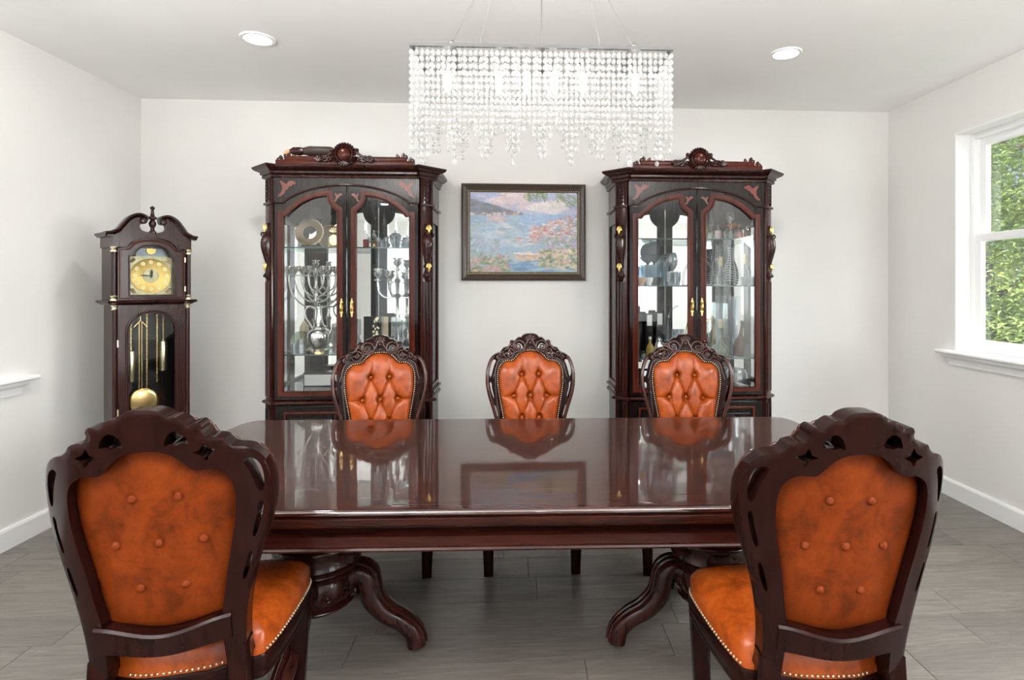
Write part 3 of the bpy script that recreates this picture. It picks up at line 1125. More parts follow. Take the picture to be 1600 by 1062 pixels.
    # leather on the rear of the back
    def relr(X, Z):
        de = segdist(X, Z, pan)
        h = 0.010 * (1 - np.exp(-de / 0.02))
        for (bx, bz) in btn:
            r2 = (X - bx * 1.02) ** 2 + (Z - bz) ** 2
            h = h - 0.0045 * np.exp(-r2 / 0.015 ** 2)
        return h
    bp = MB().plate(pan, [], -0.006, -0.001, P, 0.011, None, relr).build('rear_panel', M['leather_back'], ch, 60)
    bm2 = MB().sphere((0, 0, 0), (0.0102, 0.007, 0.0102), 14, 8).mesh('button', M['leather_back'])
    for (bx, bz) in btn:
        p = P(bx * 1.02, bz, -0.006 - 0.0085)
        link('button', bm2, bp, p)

    # seat
    sh = [(0.0, 0.262), (0.090, 0.258), (0.170, 0.244), (0.215, 0.230), (0.243, 0.208), (0.252, 0.175), (0.250, 0.120), (0.243, 0.050), (0.232, -0.030), (0.218, -0.105),
          (0.205, -0.150), (0.190, -0.168), (0.150, -0.176), (0.115, -0.190), (0.070, -0.203), (0.0, -0.206)]
    so = [(x, y) for x, y in sh][::-1] + mirror_x(sh)[1:-1]
    so = so if area2(so) > 0 else so[::-1]
    so = catmull(so, 3, True)

    def dome(X, Z):
        de = segdist(X, Z, so)
        return 0.040 * (1 - np.exp(-de / 0.030)) + 0.003 * np.clip(de / 0.2, 0, 1)
    MB().plate(so, [], 0.370, 0.436, lambda x, z, d: (x, z, d), 0.016, dome).build('seat', M['leather'], ch, 60)
    rail_p = [(-0.03, 0.318), (-0.004, 0.318), (0.003, 0.323), (0.005, 0.330), (0.003, 0.338), (0.006, 0.344), (0.006, 0.378), (0.003, 0.384), (-0.02, 0.384)]
    MB().sweep(so, rail_p, closed=True).build('seat_rail', M['chairwood'], ch, 40)
    ns = MB()
    loop = offset(so, 0.0015)
    acc = 0.0
    for i in range(len(loop)):
        a, b = Vector(loop[i]), Vector(loop[(i + 1) % len(loop)])
        L = (b - a).length
        while acc < L:
            q = a + (b - a) * (acc / L)
            acc += 0.0135
            if q.y > -0.165 or abs(q.x) < 0.115: ns.sphere((q.x, q.y, 0.392), 0.0042, 6, 4)
        acc -= L
    tag(ns.build('nailhead_trim', M['nail'], ch, 60), kind='stuff')
    # legs
    def leg(path, sx, n=8):
        rings = []
        for (x, y, z, hx, hy) in path:
            b = 0.16
            rings.append([(sx * (x + u * hx), y + v * hy, z) for u, v in ((-1 + b, -1), (1 - b, -1), (1, -1 + b), (1, 1 - b), (1 - b, 1), (-1 + b, 1), (-1, 1 - b), (-1, -1 + b))])
        return MB().loft(rings)
    for s in (-1, 1):
        leg([(0.208, 0.196, 0.375, 0.030, 0.030), (0.212, 0.202, 0.335, 0.031, 0.031), (0.215, 0.206, 0.29, 0.029, 0.029), (0.213, 0.206, 0.20, 0.026, 0.026),
             (0.209, 0.205, 0.11, 0.0245, 0.0245), (0.208, 0.206, 0.04, 0.0225, 0.0225), (0.208, 0.206, 0.0, 0.0215, 0.0215)], s).build('leg', M['chairwood'], ch, 45)
        y0 = yb(0.46) + 0.75 * 0.156 ** 2 - 0.013
        leg([(0.155, y0 + 0.002, 0.46, 0.0235, 0.0295), (0.156, y0, 0.42, 0.0240, 0.0290), (0.160, y0 - 0.006, 0.34, 0.024, 0.023), (0.166, -0.240, 0.22, 0.021, 0.020),
             (0.174, -0.275, 0.10, 0.0185, 0.0185), (0.181, -0.312, 0.0, 0.017, 0.017)], s).build('leg', M['chairwood'], ch, 45)
    return ch


CH = chair_proto()
CHAIRS = [  # x, y, facing angle (0 = towards the back wall), label
    ((0.062, 2.905), 180, 'carved chair with tufted orange leather, middle of the far side of the table'),
    ((-0.690, 2.850), 194, 'carved tufted leather chair on the far side, before the left cabinet'),
    ((0.862, 2.815), 167, 'carved tufted leather chair on the far side, before the right cabinet'),
    ((0.791, 1.590), -3.3, 'near chair seen from behind at the right end of the table'),
    ((-0.914, 1.700), 9.4, 'near chair seen from behind at the left end of the table'),
]
for i, ((x, y), a, lab) in enumerate(CHAIRS):
    c = CH if i == 0 else copy_tree(CH)
    c.location = (x, y, 0)
    c.rotation_euler = (0, 0, R(a))
    tag(c, lab, 'chair', 'dining chairs round the table')

# ================================================================== CHINA CABINETS
CABY = YB - 0.004


def cab_items_shelf(cab, zs):
    for z in zs:
        sh = MB().box(-0.505, -0.343, z - 0.008, 0.505, -0.02, z).build('glass_shelf', M['shelfglass'], cab, 0)
        MB().box(-0.505, -0.346, z - 0.008, 0.505, -0.343, z, 0.001).build('shelf_edge', M['shelfedge'], sh, 0)


def china_cabinet():
    cb = empty('china_cabinet')
    YF = -0.43

    def P(x, z, d): return (x, YF - d, z)
    plan = [(-0.53, 0.0), (-0.53, -0.35), (-0.548, -0.368), (-0.472, -0.444), (-0.458, -0.43),
            (0.458, -0.43), (0.472, -0.444), (0.548, -0.368), (0.53, -0.35), (0.53, 0.0)]
    # ---- lower case
    MB().box(-0.522, -0.415, 0.09, 0.522, 0.0, 0.612).build('base_cabinet', M['ebony'], cb, 0)
    MB().sweep(plan, [(0.012, 0.0), (0.014, 0.07), (0.008, 0.082), (-0.006, 0.092)]).build('plinth', M['mahogany'], cb, 30)
    MB().sweep(plan, [(-0.02, 0.606), (0.006, 0.608), (0.012, 0.614), (0.012, 0.622), (0.006, 0.629), (-0.003, 0.634), (-0.02, 0.636)]).build('waist_moulding', M['mahogany'], cb, 30)
    for s in (-1, 1):
        x0, x1 = sorted((s * 0.006, s * 0.452))
        d = MB().box(x0, YF - 0.004, 0.105, x1, YF + 0.016, 0.598, 0.003).build('lower_door', M['ebony'], cb, 0)
        fr = MB()
        a0, a1 = x0 + 0.055, x1 - 0.055
        for q in ((a0, 0.155, a1, 0.170), (a0, 0.548, a1, 0.563), (a0, 0.170, a0 + 0.015, 0.548), (a1 - 0.015, 0.170, a1, 0.548)):
            fr.box(q[0], YF - 0.014, q[1], q[2], YF - 0.003, q[3], 0.003)
        tag(fr.build('panel_moulding', M['red_wood'], d, 0))
        MB().box(a0 + 0.03, YF - 0.010, 0.20, a1 - 0.03, YF - 0.003, 0.518, 0.004).build('raised_panel', M['ebony'], d, 0)
    # ---- upper case shell
    MB().box(-0.515, -0.40, 0.636, 0.515, -0.012, 0.688).build('bottom_board', M['ebony'], cb, 0)
    MB().box(-0.515, -0.40, 1.985, 0.515, -0.012, 2.075).build('top_board', M['ebony'], cb, 0)
    MB().box(-0.525, -0.012, 0.636, 0.525, 0.0, 2.075).build('back_board', M['ebony'], cb, 0)
    MB().box(-0.508, -0.0165, 0.690, 0.508, -0.0125, 1.983).build('mirror_back', M['mirror'], cb, 0)
    for s in (-1, 1):
        sp = MB()
        xa, xb = sorted((s * 0.508, s * 0.530))
        for q in ((-0.345, 0.636, -0.300, 2.075), (-0.060, 0.636, -0.012, 2.075), (-0.300, 0.636, -0.060, 0.705), (-0.300, 1.800, -0.060, 2.075)):
            sp.box(xa, q[0], q[1], xb, q[2], q[3], 0.002)
        so = sp.build('side_frame', M['mahogany'], cb, 0)
        xm = s * 0.519
        MB().box(xm - 0.002, -0.302, 0.703, xm + 0.002, -0.058, 1.802).build('side_glass', M['doorglass'], so, 0)
        mo = MB()
        for z0 in (1.895, 0.655):
            mo.box(min(s * 0.528, s * 0.545), -0.35, z0, max(s * 0.528, s * 0.545), -0.005, z0 + 0.016, 0.004)
        mo.build('side_moulding', M['mahogany'], so, 0)
    # ---- frieze with the arch over the doors

    def arch(x):
        a = abs(x)
        return 1.905 if a >= 0.40 else 1.905 + 0.117 * (1 - (a / 0.40) ** 2) ** 0.8
    xs = [-0.40 + 0.80 * k / 48 for k in range(49)]
    low = [(-0.462, 1.905)] + [(x, arch(x)) for x in xs] + [(0.462, 1.905)]
    fz = MB().plate(low + [(0.462, 2.077), (-0.462, 2.077)], [], -0.02, 0.006, P).build('frieze', M['ebony'], cb, 30)
    MB().tube([P(x, z + 0.004, 0.008) for x, z in low], 0.0075, 8).build('arch_moulding', M['mahogany'], fz, 50)
    # marquetry sprays in the spandrels
    spray = [(0.330, 2.035), (0.352, 2.043), (0.368, 2.040), (0.378, 2.026), (0.392, 2.030), (0.412, 2.044), (0.418, 2.034), (0.408, 2.020), (0.404, 2.000), (0.412, 1.978), (0.430, 1.958),
             (0.420, 1.955), (0.404, 1.962), (0.392, 1.974), (0.386, 1.990), (0.374, 1.996), (0.366, 2.010), (0.352, 2.014), (0.346, 2.024), (0.334, 2.022)]
    for s in (-1, 1):
        sp = [(s * (0.378 + (x - 0.378) * 1.12), 1.998 + (z - 1.998) * 1.15) for x, z in catmull(spray, 2, True)]
        MB().plate(sp, [], 0.005, 0.0072, P).build('marquetry_spray', M['inlay'], fz, 0)
    # ---- glazed doors
    gl = [(-0.399, 0.699), (-0.062, 0.699), (-0.062, 1.856), (-0.075, 1.866), (-0.097, 1.886), (-0.113, 1.910), (-0.121, 1.934), (-0.124, 1.954), (-0.150, 1.951), (-0.195, 1.942),
          (-0.245, 1.924), (-0.290, 1.899), (-0.330, 1.868), (-0.360, 1.840), (-0.377, 1.820), (-0.399, 1.820)]
    sm = catmull(gl[2:8], 3) + catmull(gl[7:15], 3)[1:]
    glass = gl[:2] + sm + [gl[15]]
    for s in (-1, 1):
        fl_ = (lambda pts: [(x, z) for x, z in pts]) if s < 0 else (lambda pts: [(-x, z) for x, z in pts][::-1])
        g = fl_(glass)
        edge = [(x, arch(x) - 0.004) for x in [-0.455] + [-0.40 + 0.40 * k / 24 for k in range(24)] + [-0.003]]
        outl = fl_([(-0.455, 0.640), (-0.003, 0.640)] + edge[::-1])
        d = MB().plate(outl, [offset(g, 0.002)], -0.012, 0.008, P).build('glazed_door', M['ebony'], cb, 30)
        ring = MB().plate(offset(g, 0.036), [offset(g, 0.008)], 0.007, 0.0095, P).build('inlay_band', M['red_wood'], d, 0)
        MB().tube([P(x, z, 0.010) for x, z in offset(g, 0.004)], 0.0065, 8, closed=True, up=(0, 1, 0)).build('glazing_bead', M['red_wood'], d, 50)
        MB().plate(offset(g, 0.003), [], -0.004, -0.001, P).build('glass_pane', M['doorglass'], d, 0)
        sc = 0.42
        dsp = [(s * (0.052 + (x - 0.374) * 0.55), 1.945 + (z - 2.0) * 0.62) for x, z in catmull(spray, 2, True)]
        MB().plate(dsp, [], 0.007, 0.0092, P).build('marquetry_spray', M['inlay'], d, 0)
        # gilt pull
        hx = s * 0.033
        ho = [(0, 0.062), (0.005, 0.052), (0.003, 0.046), (0.010, 0.036), (0.005, 0.026), (0.008, 0.012), (0.010, -0.002), (0.006, -0.016), (0.010, -0.030), (0.004, -0.042), (0.006, -0.052), (0, -0.062)]
        hp = [(hx + x, 1.232 + z) for x, z in ho] + [(hx - x, 1.232 + z) for x, z in reversed(ho[1:-1])]
        hb = MB().plate(hp, [], 0.008, 0.013, P)
        hb.tube([P(hx, 1.262, 0.012), P(hx, 1.258, 0.026), P(hx, 1.235, 0.030), P(hx, 1.215, 0.026), P(hx, 1.208, 0.016)], [0.003, 0.0045, 0.006, 0.005, 0.003], 8)
        hb.sphere(P(hx, 1.265, 0.016), 0.006, 8, 6)
        tag(hb.build('handle', M['gold'], d, 50), 'gilt door pull')
    # ---- diagonal corner posts
    for s in (-1, 1):
        ang = s * R(45)
        Mx = Matrix.Translation((s * 0.506, -0.402, 0)) @ Matrix.Rotation(ang, 4, 'Z')
        # local frame: -y points out of the corner
        post = MB()
        post.box(-0.046, -0.004, 0.09, 0.046, 0.055, 2.077, 0.004, Mx)
        for k in (-1, 0, 1):
            for z0, z1 in ((0.66, 1.40), (0.11, 0.58)):
                post.tube([tuple(Mx @ Vector((k * 0.024, -0.004, z))) for z in (z0, z1)], 0.009, 8)
        po = post.build('corner_post', M['mahogany'], cb, 40)
        MB().box(-0.052, -0.016, 1.896, 0.052, 0.06, 1.912, 0.004, Mx).build('collar', M['mahogany'], po, 0)
        # carved strip on the top block
        cv = MB()
        for k in range(6):
            z = 1.935 + k * 0.024
            for t in (-1, 1):
                sp = spiral(t * 0.009, z, 0.009, 0.002, 90 - 90 * t, t * 1.2, 12)
                cv.tube([tuple(Mx @ Vector((a, -0.008, b))) for a, b in sp], [0.0045 - 0.002 * i / 12 for i in range(13)], 5)
        for t in (-1, 1):
            cv.box(t * 0.030 - 0.003, -0.010, 1.920, t * 0.030 + 0.003, -0.002, 2.068, 0.0, Mx)
        tag(cv.build('carving', M['mahogany'], po, 50), kind='stuff')
        # S-shaped corbel
        prof = catmull([(1.78, 0.012, 0.026), (1.76, 0.006, 0.020), (1.735, 0.008, 0.018), (1.715, 0.022, 0.022), (1.690, 0.038, 0.027), (1.655, 0.046, 0.029), (1.615, 0.044, 0.028), (1.570, 0.032, 0.024),
                        (1.525, 0.018, 0.020), (1.490, 0.010, 0.018), (1.465, 0.016, 0.022), (1.445, 0.024, 0.026), (1.425, 0.016, 0.022), (1.400, 0.002, 0.016)], 3)
        rings = []
        for z, out_, w in prof:
            ring = []
            for j in range(12):
                b = PI * j / 11
                ring.append(tuple(Mx @ Vector((w * math.cos(b), -0.003 - out_ * (math.sin(b) ** 0.55), z))))
            rings.append(ring)
        cbm = MB().loft(rings)
        for t in (-1, 1):
            sp = spiral(-0.030, 1.705, 0.017, 0.003, 20, 1.4, 20)
            cbm.tube([tuple(Mx @ Vector((t * 0.027, a + 0.004, b))) for a, b in sp], [0.005 - 0.002 * i / 20 for i in range(21)], 6)
            sp = spiral(-0.018, 1.440, 0.012, 0.003, 60, -1.3, 16)
            cbm.tube([tuple(Mx @ Vector((t * 0.024, a + 0.002, b))) for a, b in sp], 0.004, 6)
        cbo = cbm.build('corbel', M['mahogany'], po, 50)
        for zg, sc in ((1.748, 1.0), (1.500, 0.95)):
            gm = MB()
            for k in range(7):
                a = R(90 + (k - 3) * 30)
                gm.tube([tuple(Mx @ Vector((0.002 * k * 0, -0.018, zg))), tuple(Mx @ Vector((0.018 * sc * math.cos(a), -0.026, zg + 0.024 * sc * math.sin(a))))], [0.004, 0.0065], 6)
            gm.tube([tuple(Mx @ Vector((0, -0.022, zg))), tuple(Mx @ Vector((0, -0.026, zg - 0.020))), tuple(Mx @ Vector((0, -0.020, zg - 0.036)))], [0.010, 0.008, 0.003], 8)
            gm.sphere(tuple(Mx @ Vector((0, -0.024, zg))), 0.009, 8, 6)
            tag(gm.build('gilt_ornament', M['gold'], cbo, 50), 'small gilt leaf ornament')
    # ---- cornice
    MB().sweep(plan, [(-0.03, 2.066), (0.004, 2.068), (0.012, 2.074), (0.014, 2.084), (0.010, 2.090), (0.018, 2.094), (0.022, 2.098), (0.022, 2.110), (0.030, 2.114),
                      (0.044, 2.122), (0.054, 2.130), (0.058, 2.136), (0.060, 2.146), (0.052, 2.150), (0.0, 2.152)]).build('cornice', M['mahogany'], cb, 25)
    dn = MB()
    for k in range(70):
        x = -0.447 + 0.894 * k / 69
        dn.box(x - 0.004, -0.4565, 2.099, x + 0.004, -0.450, 2.109)
    tag(dn.build('dentils', M['mahogany'], cb, 0), kind='stuff')
    # ---- crest
    cr = MB()
    cr.box(-0.435, -0.475, 2.150, 0.435, -0.415, 2.178, 0.004)
    cr.box(-0.385, -0.468, 2.178, 0.385, -0.420, 2.205, 0.006)
    co = cr.build('crest_rail', M['red_wood'], cb, 30)
    cv = MB()
    yc = -0.487
    med = []
    for k in range(26):
        a = 2 * PI * k / 26
        cv.tube([(0.052 * math.cos(a), yc, 2.212 + 0.052 * math.sin(a)), (0.066 * math.cos(a), yc - 0.010, 2.212 + 0.066 * math.sin(a)), (0.072 * math.cos(a + 0.06), yc - 0.002, 2.212 + 0.072 * math.sin(a + 0.06))], [0.006, 0.0095, 0.007], 6)
    cv.lathe([(0.060, -0.014), (0.062, 0.004), (0.056, 0.014), (0.048, 0.018), (0.043, 0.012), (0.042, 0.0)], (0, yc, 2.212), 36, Matrix.Rotation(R(90), 4, 'X'))
    for k in range(5):
        a = R(250 + k * 10)
        cv.tube([(0, yc - 0.012, 2.163), (0.040 * math.cos(R(210 + k * 30)), yc - 0.014, 2.163 + 0.030 * math.sin(R(210 + k * 30)))], [0.009, 0.006], 6)
    for s in (-1, 1):
        def SC_(cx, cz, r0, r1, a0, tn, w0=0.009, w1=0.004, n=22, y_=yc):
            sp = spiral(cx, cz, r0, r1, a0, tn, n)
            cv.tube([(s * x, y_, z) for x, z in sp], [w0 + (w1 - w0) * i / n for i in range(n + 1)], 6)
        cv.sphere((s * 0.077, yc, 2.238), 0.015, 8, 6)
        cv.tube([(s * x, yc, z) for x, z in catmull([(0.068, 2.232), (0.090, 2.215), (0.115, 2.200), (0.150, 2.188), (0.172, 2.172)], 4)], [0.010 - 0.005 * i / 16 for i in range(17)], 6)
        SC_(0.125, 2.180, 0.022, 0.004, 30, 1.4)
        SC_(0.160, 2.180, 0.020, 0.004, 120, -1.4)
        SC_(0.098, 2.178, 0.016, 0.004, 200, -1.2)
        for k in range(5):
            a = R(20 + k * 32)
            cv.tube([(s * 0.150, yc, 2.170), (s * (0.150 + 0.036 * math.cos(a)), yc - 0.004, 2.170 + 0.034 * math.sin(a))], [0.005, 0.007], 6)
        SC_(0.375, 2.208, 0.022, 0.004, 100, 1.4, 0.009, 0.004, 22, -0.450)
        SC_(0.420, 2.184, 0.020, 0.004, 100, 1.4, 0.009, 0.004, 22, -0.450)
        SC_(0.330, 2.212, 0.012, 0.003, 100, 1.2, 0.006, 0.003, 16, -0.450)
    tag(cv.build('crest_carving', M['mahogany'], cb, 50), kind='stuff')
    MB().sphere((0, yc - 0.010, 2.212), (0.042, 0.020, 0.042), 24, 12).build('crest_medallion', M['red_wood'], cb, 60)
    return cb


CABX = (-1.114, 1.189)
CAB = china_cabinet()
CAB2 = copy_tree(CAB)
for c, x, lab in ((CAB, CABX[0], 'tall carved mahogany china cabinet with silver pieces, left of the painting'),
                  (CAB2, CABX[1], 'tall carved mahogany china cabinet full of bottles and glass, right of the painting')):
    c.location = (x, CABY, 0)
    tag(c, lab, 'cabinet', 'china cabinets against the back wall')
SL = (1.631, 0.920)
SR = (1.699, 1.376, 0.876)
cab_items_shelf(CAB, SL)
cab_items_shelf(CAB2, SR)

# ================================================================== GRANDFATHER CLOCK
def clock():
    ck = empty('grandfather_clock', (-2.205, 3.525, 0), R(48))
    tag(ck, 'tall dark mahogany grandfather clock with brass dial standing in the corner', 'clock')
    # local: front faces -y, front plane of trunk at y=0, body goes back to y=0.235
    D = 0.215
    Pt = lambda x, z, d: (x, -d, z)
    base = MB().box(-0.205, -0.012, 0.10, 0.205, D, 0.42, 0.004)
    base.box(-0.220, -0.025, 0.0, 0.220, D, 0.10, 0.006)
    base.box(-0.212, -0.018, 0.42, 0.212, D, 0.445, 0.006)
    bo = base.build('base', M['clockwood'], ck, 0)
    MB().box(-0.14, -0.020, 0.15, 0.14, -0.010, 0.37, 0.005).build('panel', M['clockwood'], bo, 0)
    # trunk: sides, back and front door
    tr = MB()
    tr.box(-0.186, 0.012, 0.445, -0.170, D, 1.262)
    tr.box(0.170, 0.012, 0.445, 0.186, D, 1.262)
    tr.box(-0.170, D - 0.012, 0.445, 0.170, D, 1.262)
    tr.box(-0.170, 0.012, 1.235, 0.170, D - 0.012, 1.262)
    tr.box(-0.170, 0.012, 0.445, 0.170, D - 0.012, 0.46)
    tr.build('trunk', M['clockwood'], ck, 0)
    hole = [(-0.118, 0.53), (0.118, 0.53), (0.118, 1.110)] + [(0.118 * math.cos(a), 1.110 + 0.100 * math.sin(a)) for a in [PI * k / 20 for k in range(1, 20)]] + [(-0.118, 1.110)]
    d = MB().plate([(-0.172, 0.448), (0.172, 0.448), (0.172, 1.258), (-0.172, 1.258)], [hole], -0.012, 0.008, Pt).build('trunk_door', M['clockwood'], ck, 30)
    MB().tube([Pt(x, z, 0.008) for x, z in offset(hole, 0.012)], 0.007, 8, closed=True, up=(0, 1, 0)).build('door_moulding', M['clockwood'], d, 50)
    MB().plate(offset(hole, 0.004), [], -0.006, -0.004, Pt).build('door_glass', M['doorglass'], d, 0)
    MB().box(-0.176, -0.012, 1.02, -0.170, -0.006, 1.06).box(-0.176, -0.012, 0.62, -0.170, -0.006, 0.66).build('hinges', M['palegold'], d, 0)
    # quarter columns of the trunk and columns of the hood, brass capped
    for s in (-1, 1):
        c = MB().lathe([(0.0125, 0.448), (0.0125, 1.236)], (s * 0.186, -0.002, 0), 14).build('trunk_column', M['clockwood'], ck, 50)
        MB().lathe([(0.018, 1.236), (0.013, 1.243), (0.012, 1.250), (0.018, 1.258), (0.018, 1.262)], (s * 0.186, -0.002, 0), 16).build('brass_cap', M['palegold'], c, 50)
        c = MB().lathe([(0.0125, 1.318), (0.0125, 1.572)], (s * 0.190, -0.006, 0), 14).build('hood_column', M['clockwood'], ck, 50)
        for z0, z1 in ((1.290, 1.318), (1.572, 1.600)):
            h = z1 - z0
            MB().lathe([(0.018, z0), (0.018, z0 + 0.2 * h), (0.012, z0 + 0.4 * h), (0.013, z0 + 0.6 * h), (0.018, z0 + 0.8 * h), (0.018, z1)], (s * 0.190, -0.006, 0), 16).build('brass_cap', M['palegold'], c, 50)
    # ledge between trunk and hood
    plan = [(-0.20, D), (-0.20, -0.018), (0.20, -0.018), (0.20, D)]
    MB().sweep(plan, [(-0.01, 1.262), (0.004, 1.263), (0.014, 1.270), (0.026, 1.276), (0.028, 1.284), (0.020, 1.290), (-0.01, 1.290)]).build('waist_moulding', M['clockwood'], ck, 30)
    # hood
    hd = MB()
    hd.box(-0.196, 0.010, 1.290, -0.180, D, 1.60)
    hd.box(0.180, 0.010, 1.290, 0.196, D, 1.60)
    hd.box(-0.180, D - 0.012, 1.290, 0.180, D, 1.60)
    ho = hd.build('hood', M['clockwood'], ck, 0)
    MB().box(-0.19, 0.02, 1.60, 0.19, D, 1.665).build('hood_top', M['clockwood'], ck, 0)
    op = [(-0.112, 1.322), (0.112, 1.322), (0.112, 1.548), (0.086, 1.548)] + [(0.086 * math.cos(a), 1.552 + 0.062 * math.sin(a)) for a in [PI * k / 16 for k in range(0, 17)]] + [(-0.086, 1.548), (-0.112, 1.548)]
    hdout = [(-0.172, 1.292), (0.172, 1.292), (0.172, 1.592), (0.125, 1.600)] + [(0.118 * math.cos(a), 1.600 + 0.056 * math.sin(a)) for a in [PI * k / 16 for k in range(1, 16)]] + [(-0.125, 1.600), (-0.172, 1.592)]
    d = MB().plate(hdout, [op], -0.014, 0.008, Pt).build('hood_door', M['clockwood'], ck, 30)
    MB().tube([Pt(x, z, 0.008) for x, z in offset(hdout, -0.010)], 0.006, 8, closed=True, up=(0, 1, 0)).build('door_moulding', M['red_wood'], d, 50)
    MB().tube([Pt(x, z, 0.008) for x, z in offset(op, 0.006)], 0.005, 8, closed=True, up=(0, 1, 0)).build('glazing_bead', M['clockwood'], d, 50)
    MB().plate(offset(op, 0.002), [], -0.004, -0.002, Pt).build('door_glass', M['doorglass'], d, 0)
    MB().box(0.166, -0.014, 1.52, 0.172, -0.006, 1.55).box(0.166, -0.014, 1.34, 0.172, -0.006, 1.37).build('hinges', M['palegold'], d, 0)
    # frieze board and swan-neck pediment
    lowf = [(-0.202, 1.598), (-0.128, 1.602)] + [(0.122 * math.cos(a), 1.604 + 0.060 * math.sin(a)) for a in [PI * k / 16 for k in range(15, 0, -1)]] + [(0.128, 1.602), (0.202, 1.598)]
    neck = catmull([(0.202, 1.668), (0.165, 1.690), (0.140, 1.725), (0.112, 1.762), (0.078, 1.782), (0.050, 1.775), (0.040, 1.757)], 5)
    notch = catmull([(0.040, 1.757), (0.056, 1.748), (0.066, 1.728), (0.056, 1.706), (0.030, 1.696), (0.0, 1.692)], 4)
    rt = neck + notch[1:]
    outl = lowf + rt + mirror_x(rt)[::-1][1:]
    MB().plate(outl, [], -0.020, 0.010, Pt).build('frieze', M['clockwood'], ck, 30)
    for s in (-1, 1):
        ring = []
        path = [(0.232, 1.664)] + neck
        prof = [(-0.022, -0.004), (0.014, -0.004), (0.022, 0.004), (0.034, 0.012), (0.036, 0.022), (-0.022, 0.022)]
        rings = []
        n = len(path)
        for i, (x, z) in enumerate(path):
            a, b = path[max(i - 1, 0)], path[min(i + 1, n - 1)]
            tx, tz = b[0] - a[0], b[1] - a[1]
            L = math.hypot(tx, tz)
            nx, nz = tz / L, -tx / L
            if nz < 0: nx, nz = -nx, -nz
            if i > n - 6 and i < n: k = (n - 1 - i) / 6 + 0.35
            else: k = 1
            k = min(k, 1)
            rings.append([(s * (x + nx * u * k), -dd if i else -dd, z + nz * u * k) for dd, u in prof])
        pd = MB().loft(rings)
        # volute end
        pd.lathe([(0.020, -0.022), (0.020, 0.018), (0.012, 0.026), (0.0, 0.027)], (s * 0.050, 0, 1.762), 18, Matrix.Rotation(R(90), 4, 'X'))
        pd.build('pediment_scroll', M['clockwood'], ck, 40)
        # return of the moulding along the hood side
        rg = [[(s * (0.196 + (dd + 0.022) * 0.63), y_, 1.664 + u * 0.9) for dd, u in prof] for y_ in (-0.02, D)]
        MB().loft(rg).build('side_moulding', M['clockwood'], ck, 30)
        MB().box(min(s * 0.196, s * 0.204), -0.01, 1.598, max(s * 0.196, s * 0.204), D, 1.672).build('side_frieze', M['clockwood'], ck, 0)
    # finial
    MB().lathe([(0.020, 1.690), (0.020, 1.700), (0.012, 1.706), (0.010, 1.722), (0.017, 1.735), (0.020, 1.750), (0.014, 1.764), (0.010, 1.770), (0.022, 1.778), (0.022, 1.786), (0.012, 1.794),
                (0.009, 1.812), (0.007, 1.832), (0.012, 1.838), (0.013, 1.846), (0.0, 1.856)], (0, 0.0, 0), 18).build('finial', M['clockwood'], ck, 50)
    # dial
    dz = 1.435
    dl = MB().plate(offset(op, 0.006), [], -0.034, -0.030, Pt).build('dial_plate', M['dialplate'], ck, 0)
    MB().lathe([(0.0, 0.0), (0.100, 0.0), (0.104, 0.002), (0.104, -0.002)], (0, 0.029, dz), 48, Matrix.Rotation(R(90), 4, 'X')).build('chapter_ring', M['dialgold'], dl, 30)
    for k in range(4):
        a = R(45 + 90 * k)
        o_ = MB()
        cx_, cz_ = 0.096 * math.copysign(1, math.cos(a)), dz + 0.096 * math.copysign(1, math.sin(a))
        for t in range(3):
            sp = spiral(cx_ - (0.006 * t) * math.copysign(1, math.cos(a)), cz_ - 0.006 * math.copysign(1, math.sin(a)) * (2 - t), 0.010, 0.002, 40 * t, 1.3, 12)
            o_.tube([(x, 0.027, z) for x, z in sp], 0.0022, 5)
        tag(o_.build('corner_ornament', M['brass'], dl, 50), kind='stuff')
    MB().lathe([(0.0, 0.001), (0.042, 0.0012), (0.042, -0.001)], (0, 0.0275, dz), 32, Matrix.Rotation(R(90), 4, 'X')).build('dial_centre', M['dialplate'], dl, 30)
    MB().lathe([(0.0, 0.002), (0.024, 0.002), (0.026, 0.0), (0.026, -0.002)], (0, 0.027, 1.588), 24, Matrix.Rotation(R(90), 4, 'X')).build('moon_disc', M['dialgold'], dl, 30)
    sk, nt, b = mat('moon_dial_enamel')
    setp(b, Base_Color=(0.16, 0.22, 0.27, 1), Roughness=0.25)
    moon = [(0.080 * math.cos(a), 1.553 + 0.058 * math.sin(a)) for a in [PI * k / 16 for k in range(0, 17)]]
    MB().plate(moon, [], -0.030, -0.0285, Pt).build('moon_arch', sk, dl, 0)
    # numerals on the chapter ring
    for n in range(1, 13):
        a = R(90 - 30 * n)
        q = (0.082 * math.cos(a), dz + 0.082 * math.sin(a))
        car = MB().lathe([(0.0, 0.001), (0.0105, 0.001), (0.0115, -0.001)], (q[0], 0.0265, q[1]), 16, Matrix.Rotation(R(90), 4, 'X')).build('cartouche', M['cartouche'], dl, 30)
        cu = bpy.data.curves.new('numeral', 'FONT')
        cu.body = str(n)
        cu.size = 0.014
        cu.align_x = 'CENTER'
        cu.align_y = 'CENTER'
        cu.extrude = 0.0004
        tmp = bpy.data.objects.new('numeral', cu)
        COL.objects.link(tmp)
        me = bpy.data.meshes.new_from_object(tmp.evaluated_get(bpy.context.evaluated_depsgraph_get()))
        bpy.data.objects.remove(tmp)
        me.materials.clear()
        me.materials.append(M['black'])
        link('numeral', me, car, (q[0], 0.0248, q[1]), (R(90), 0, 0))
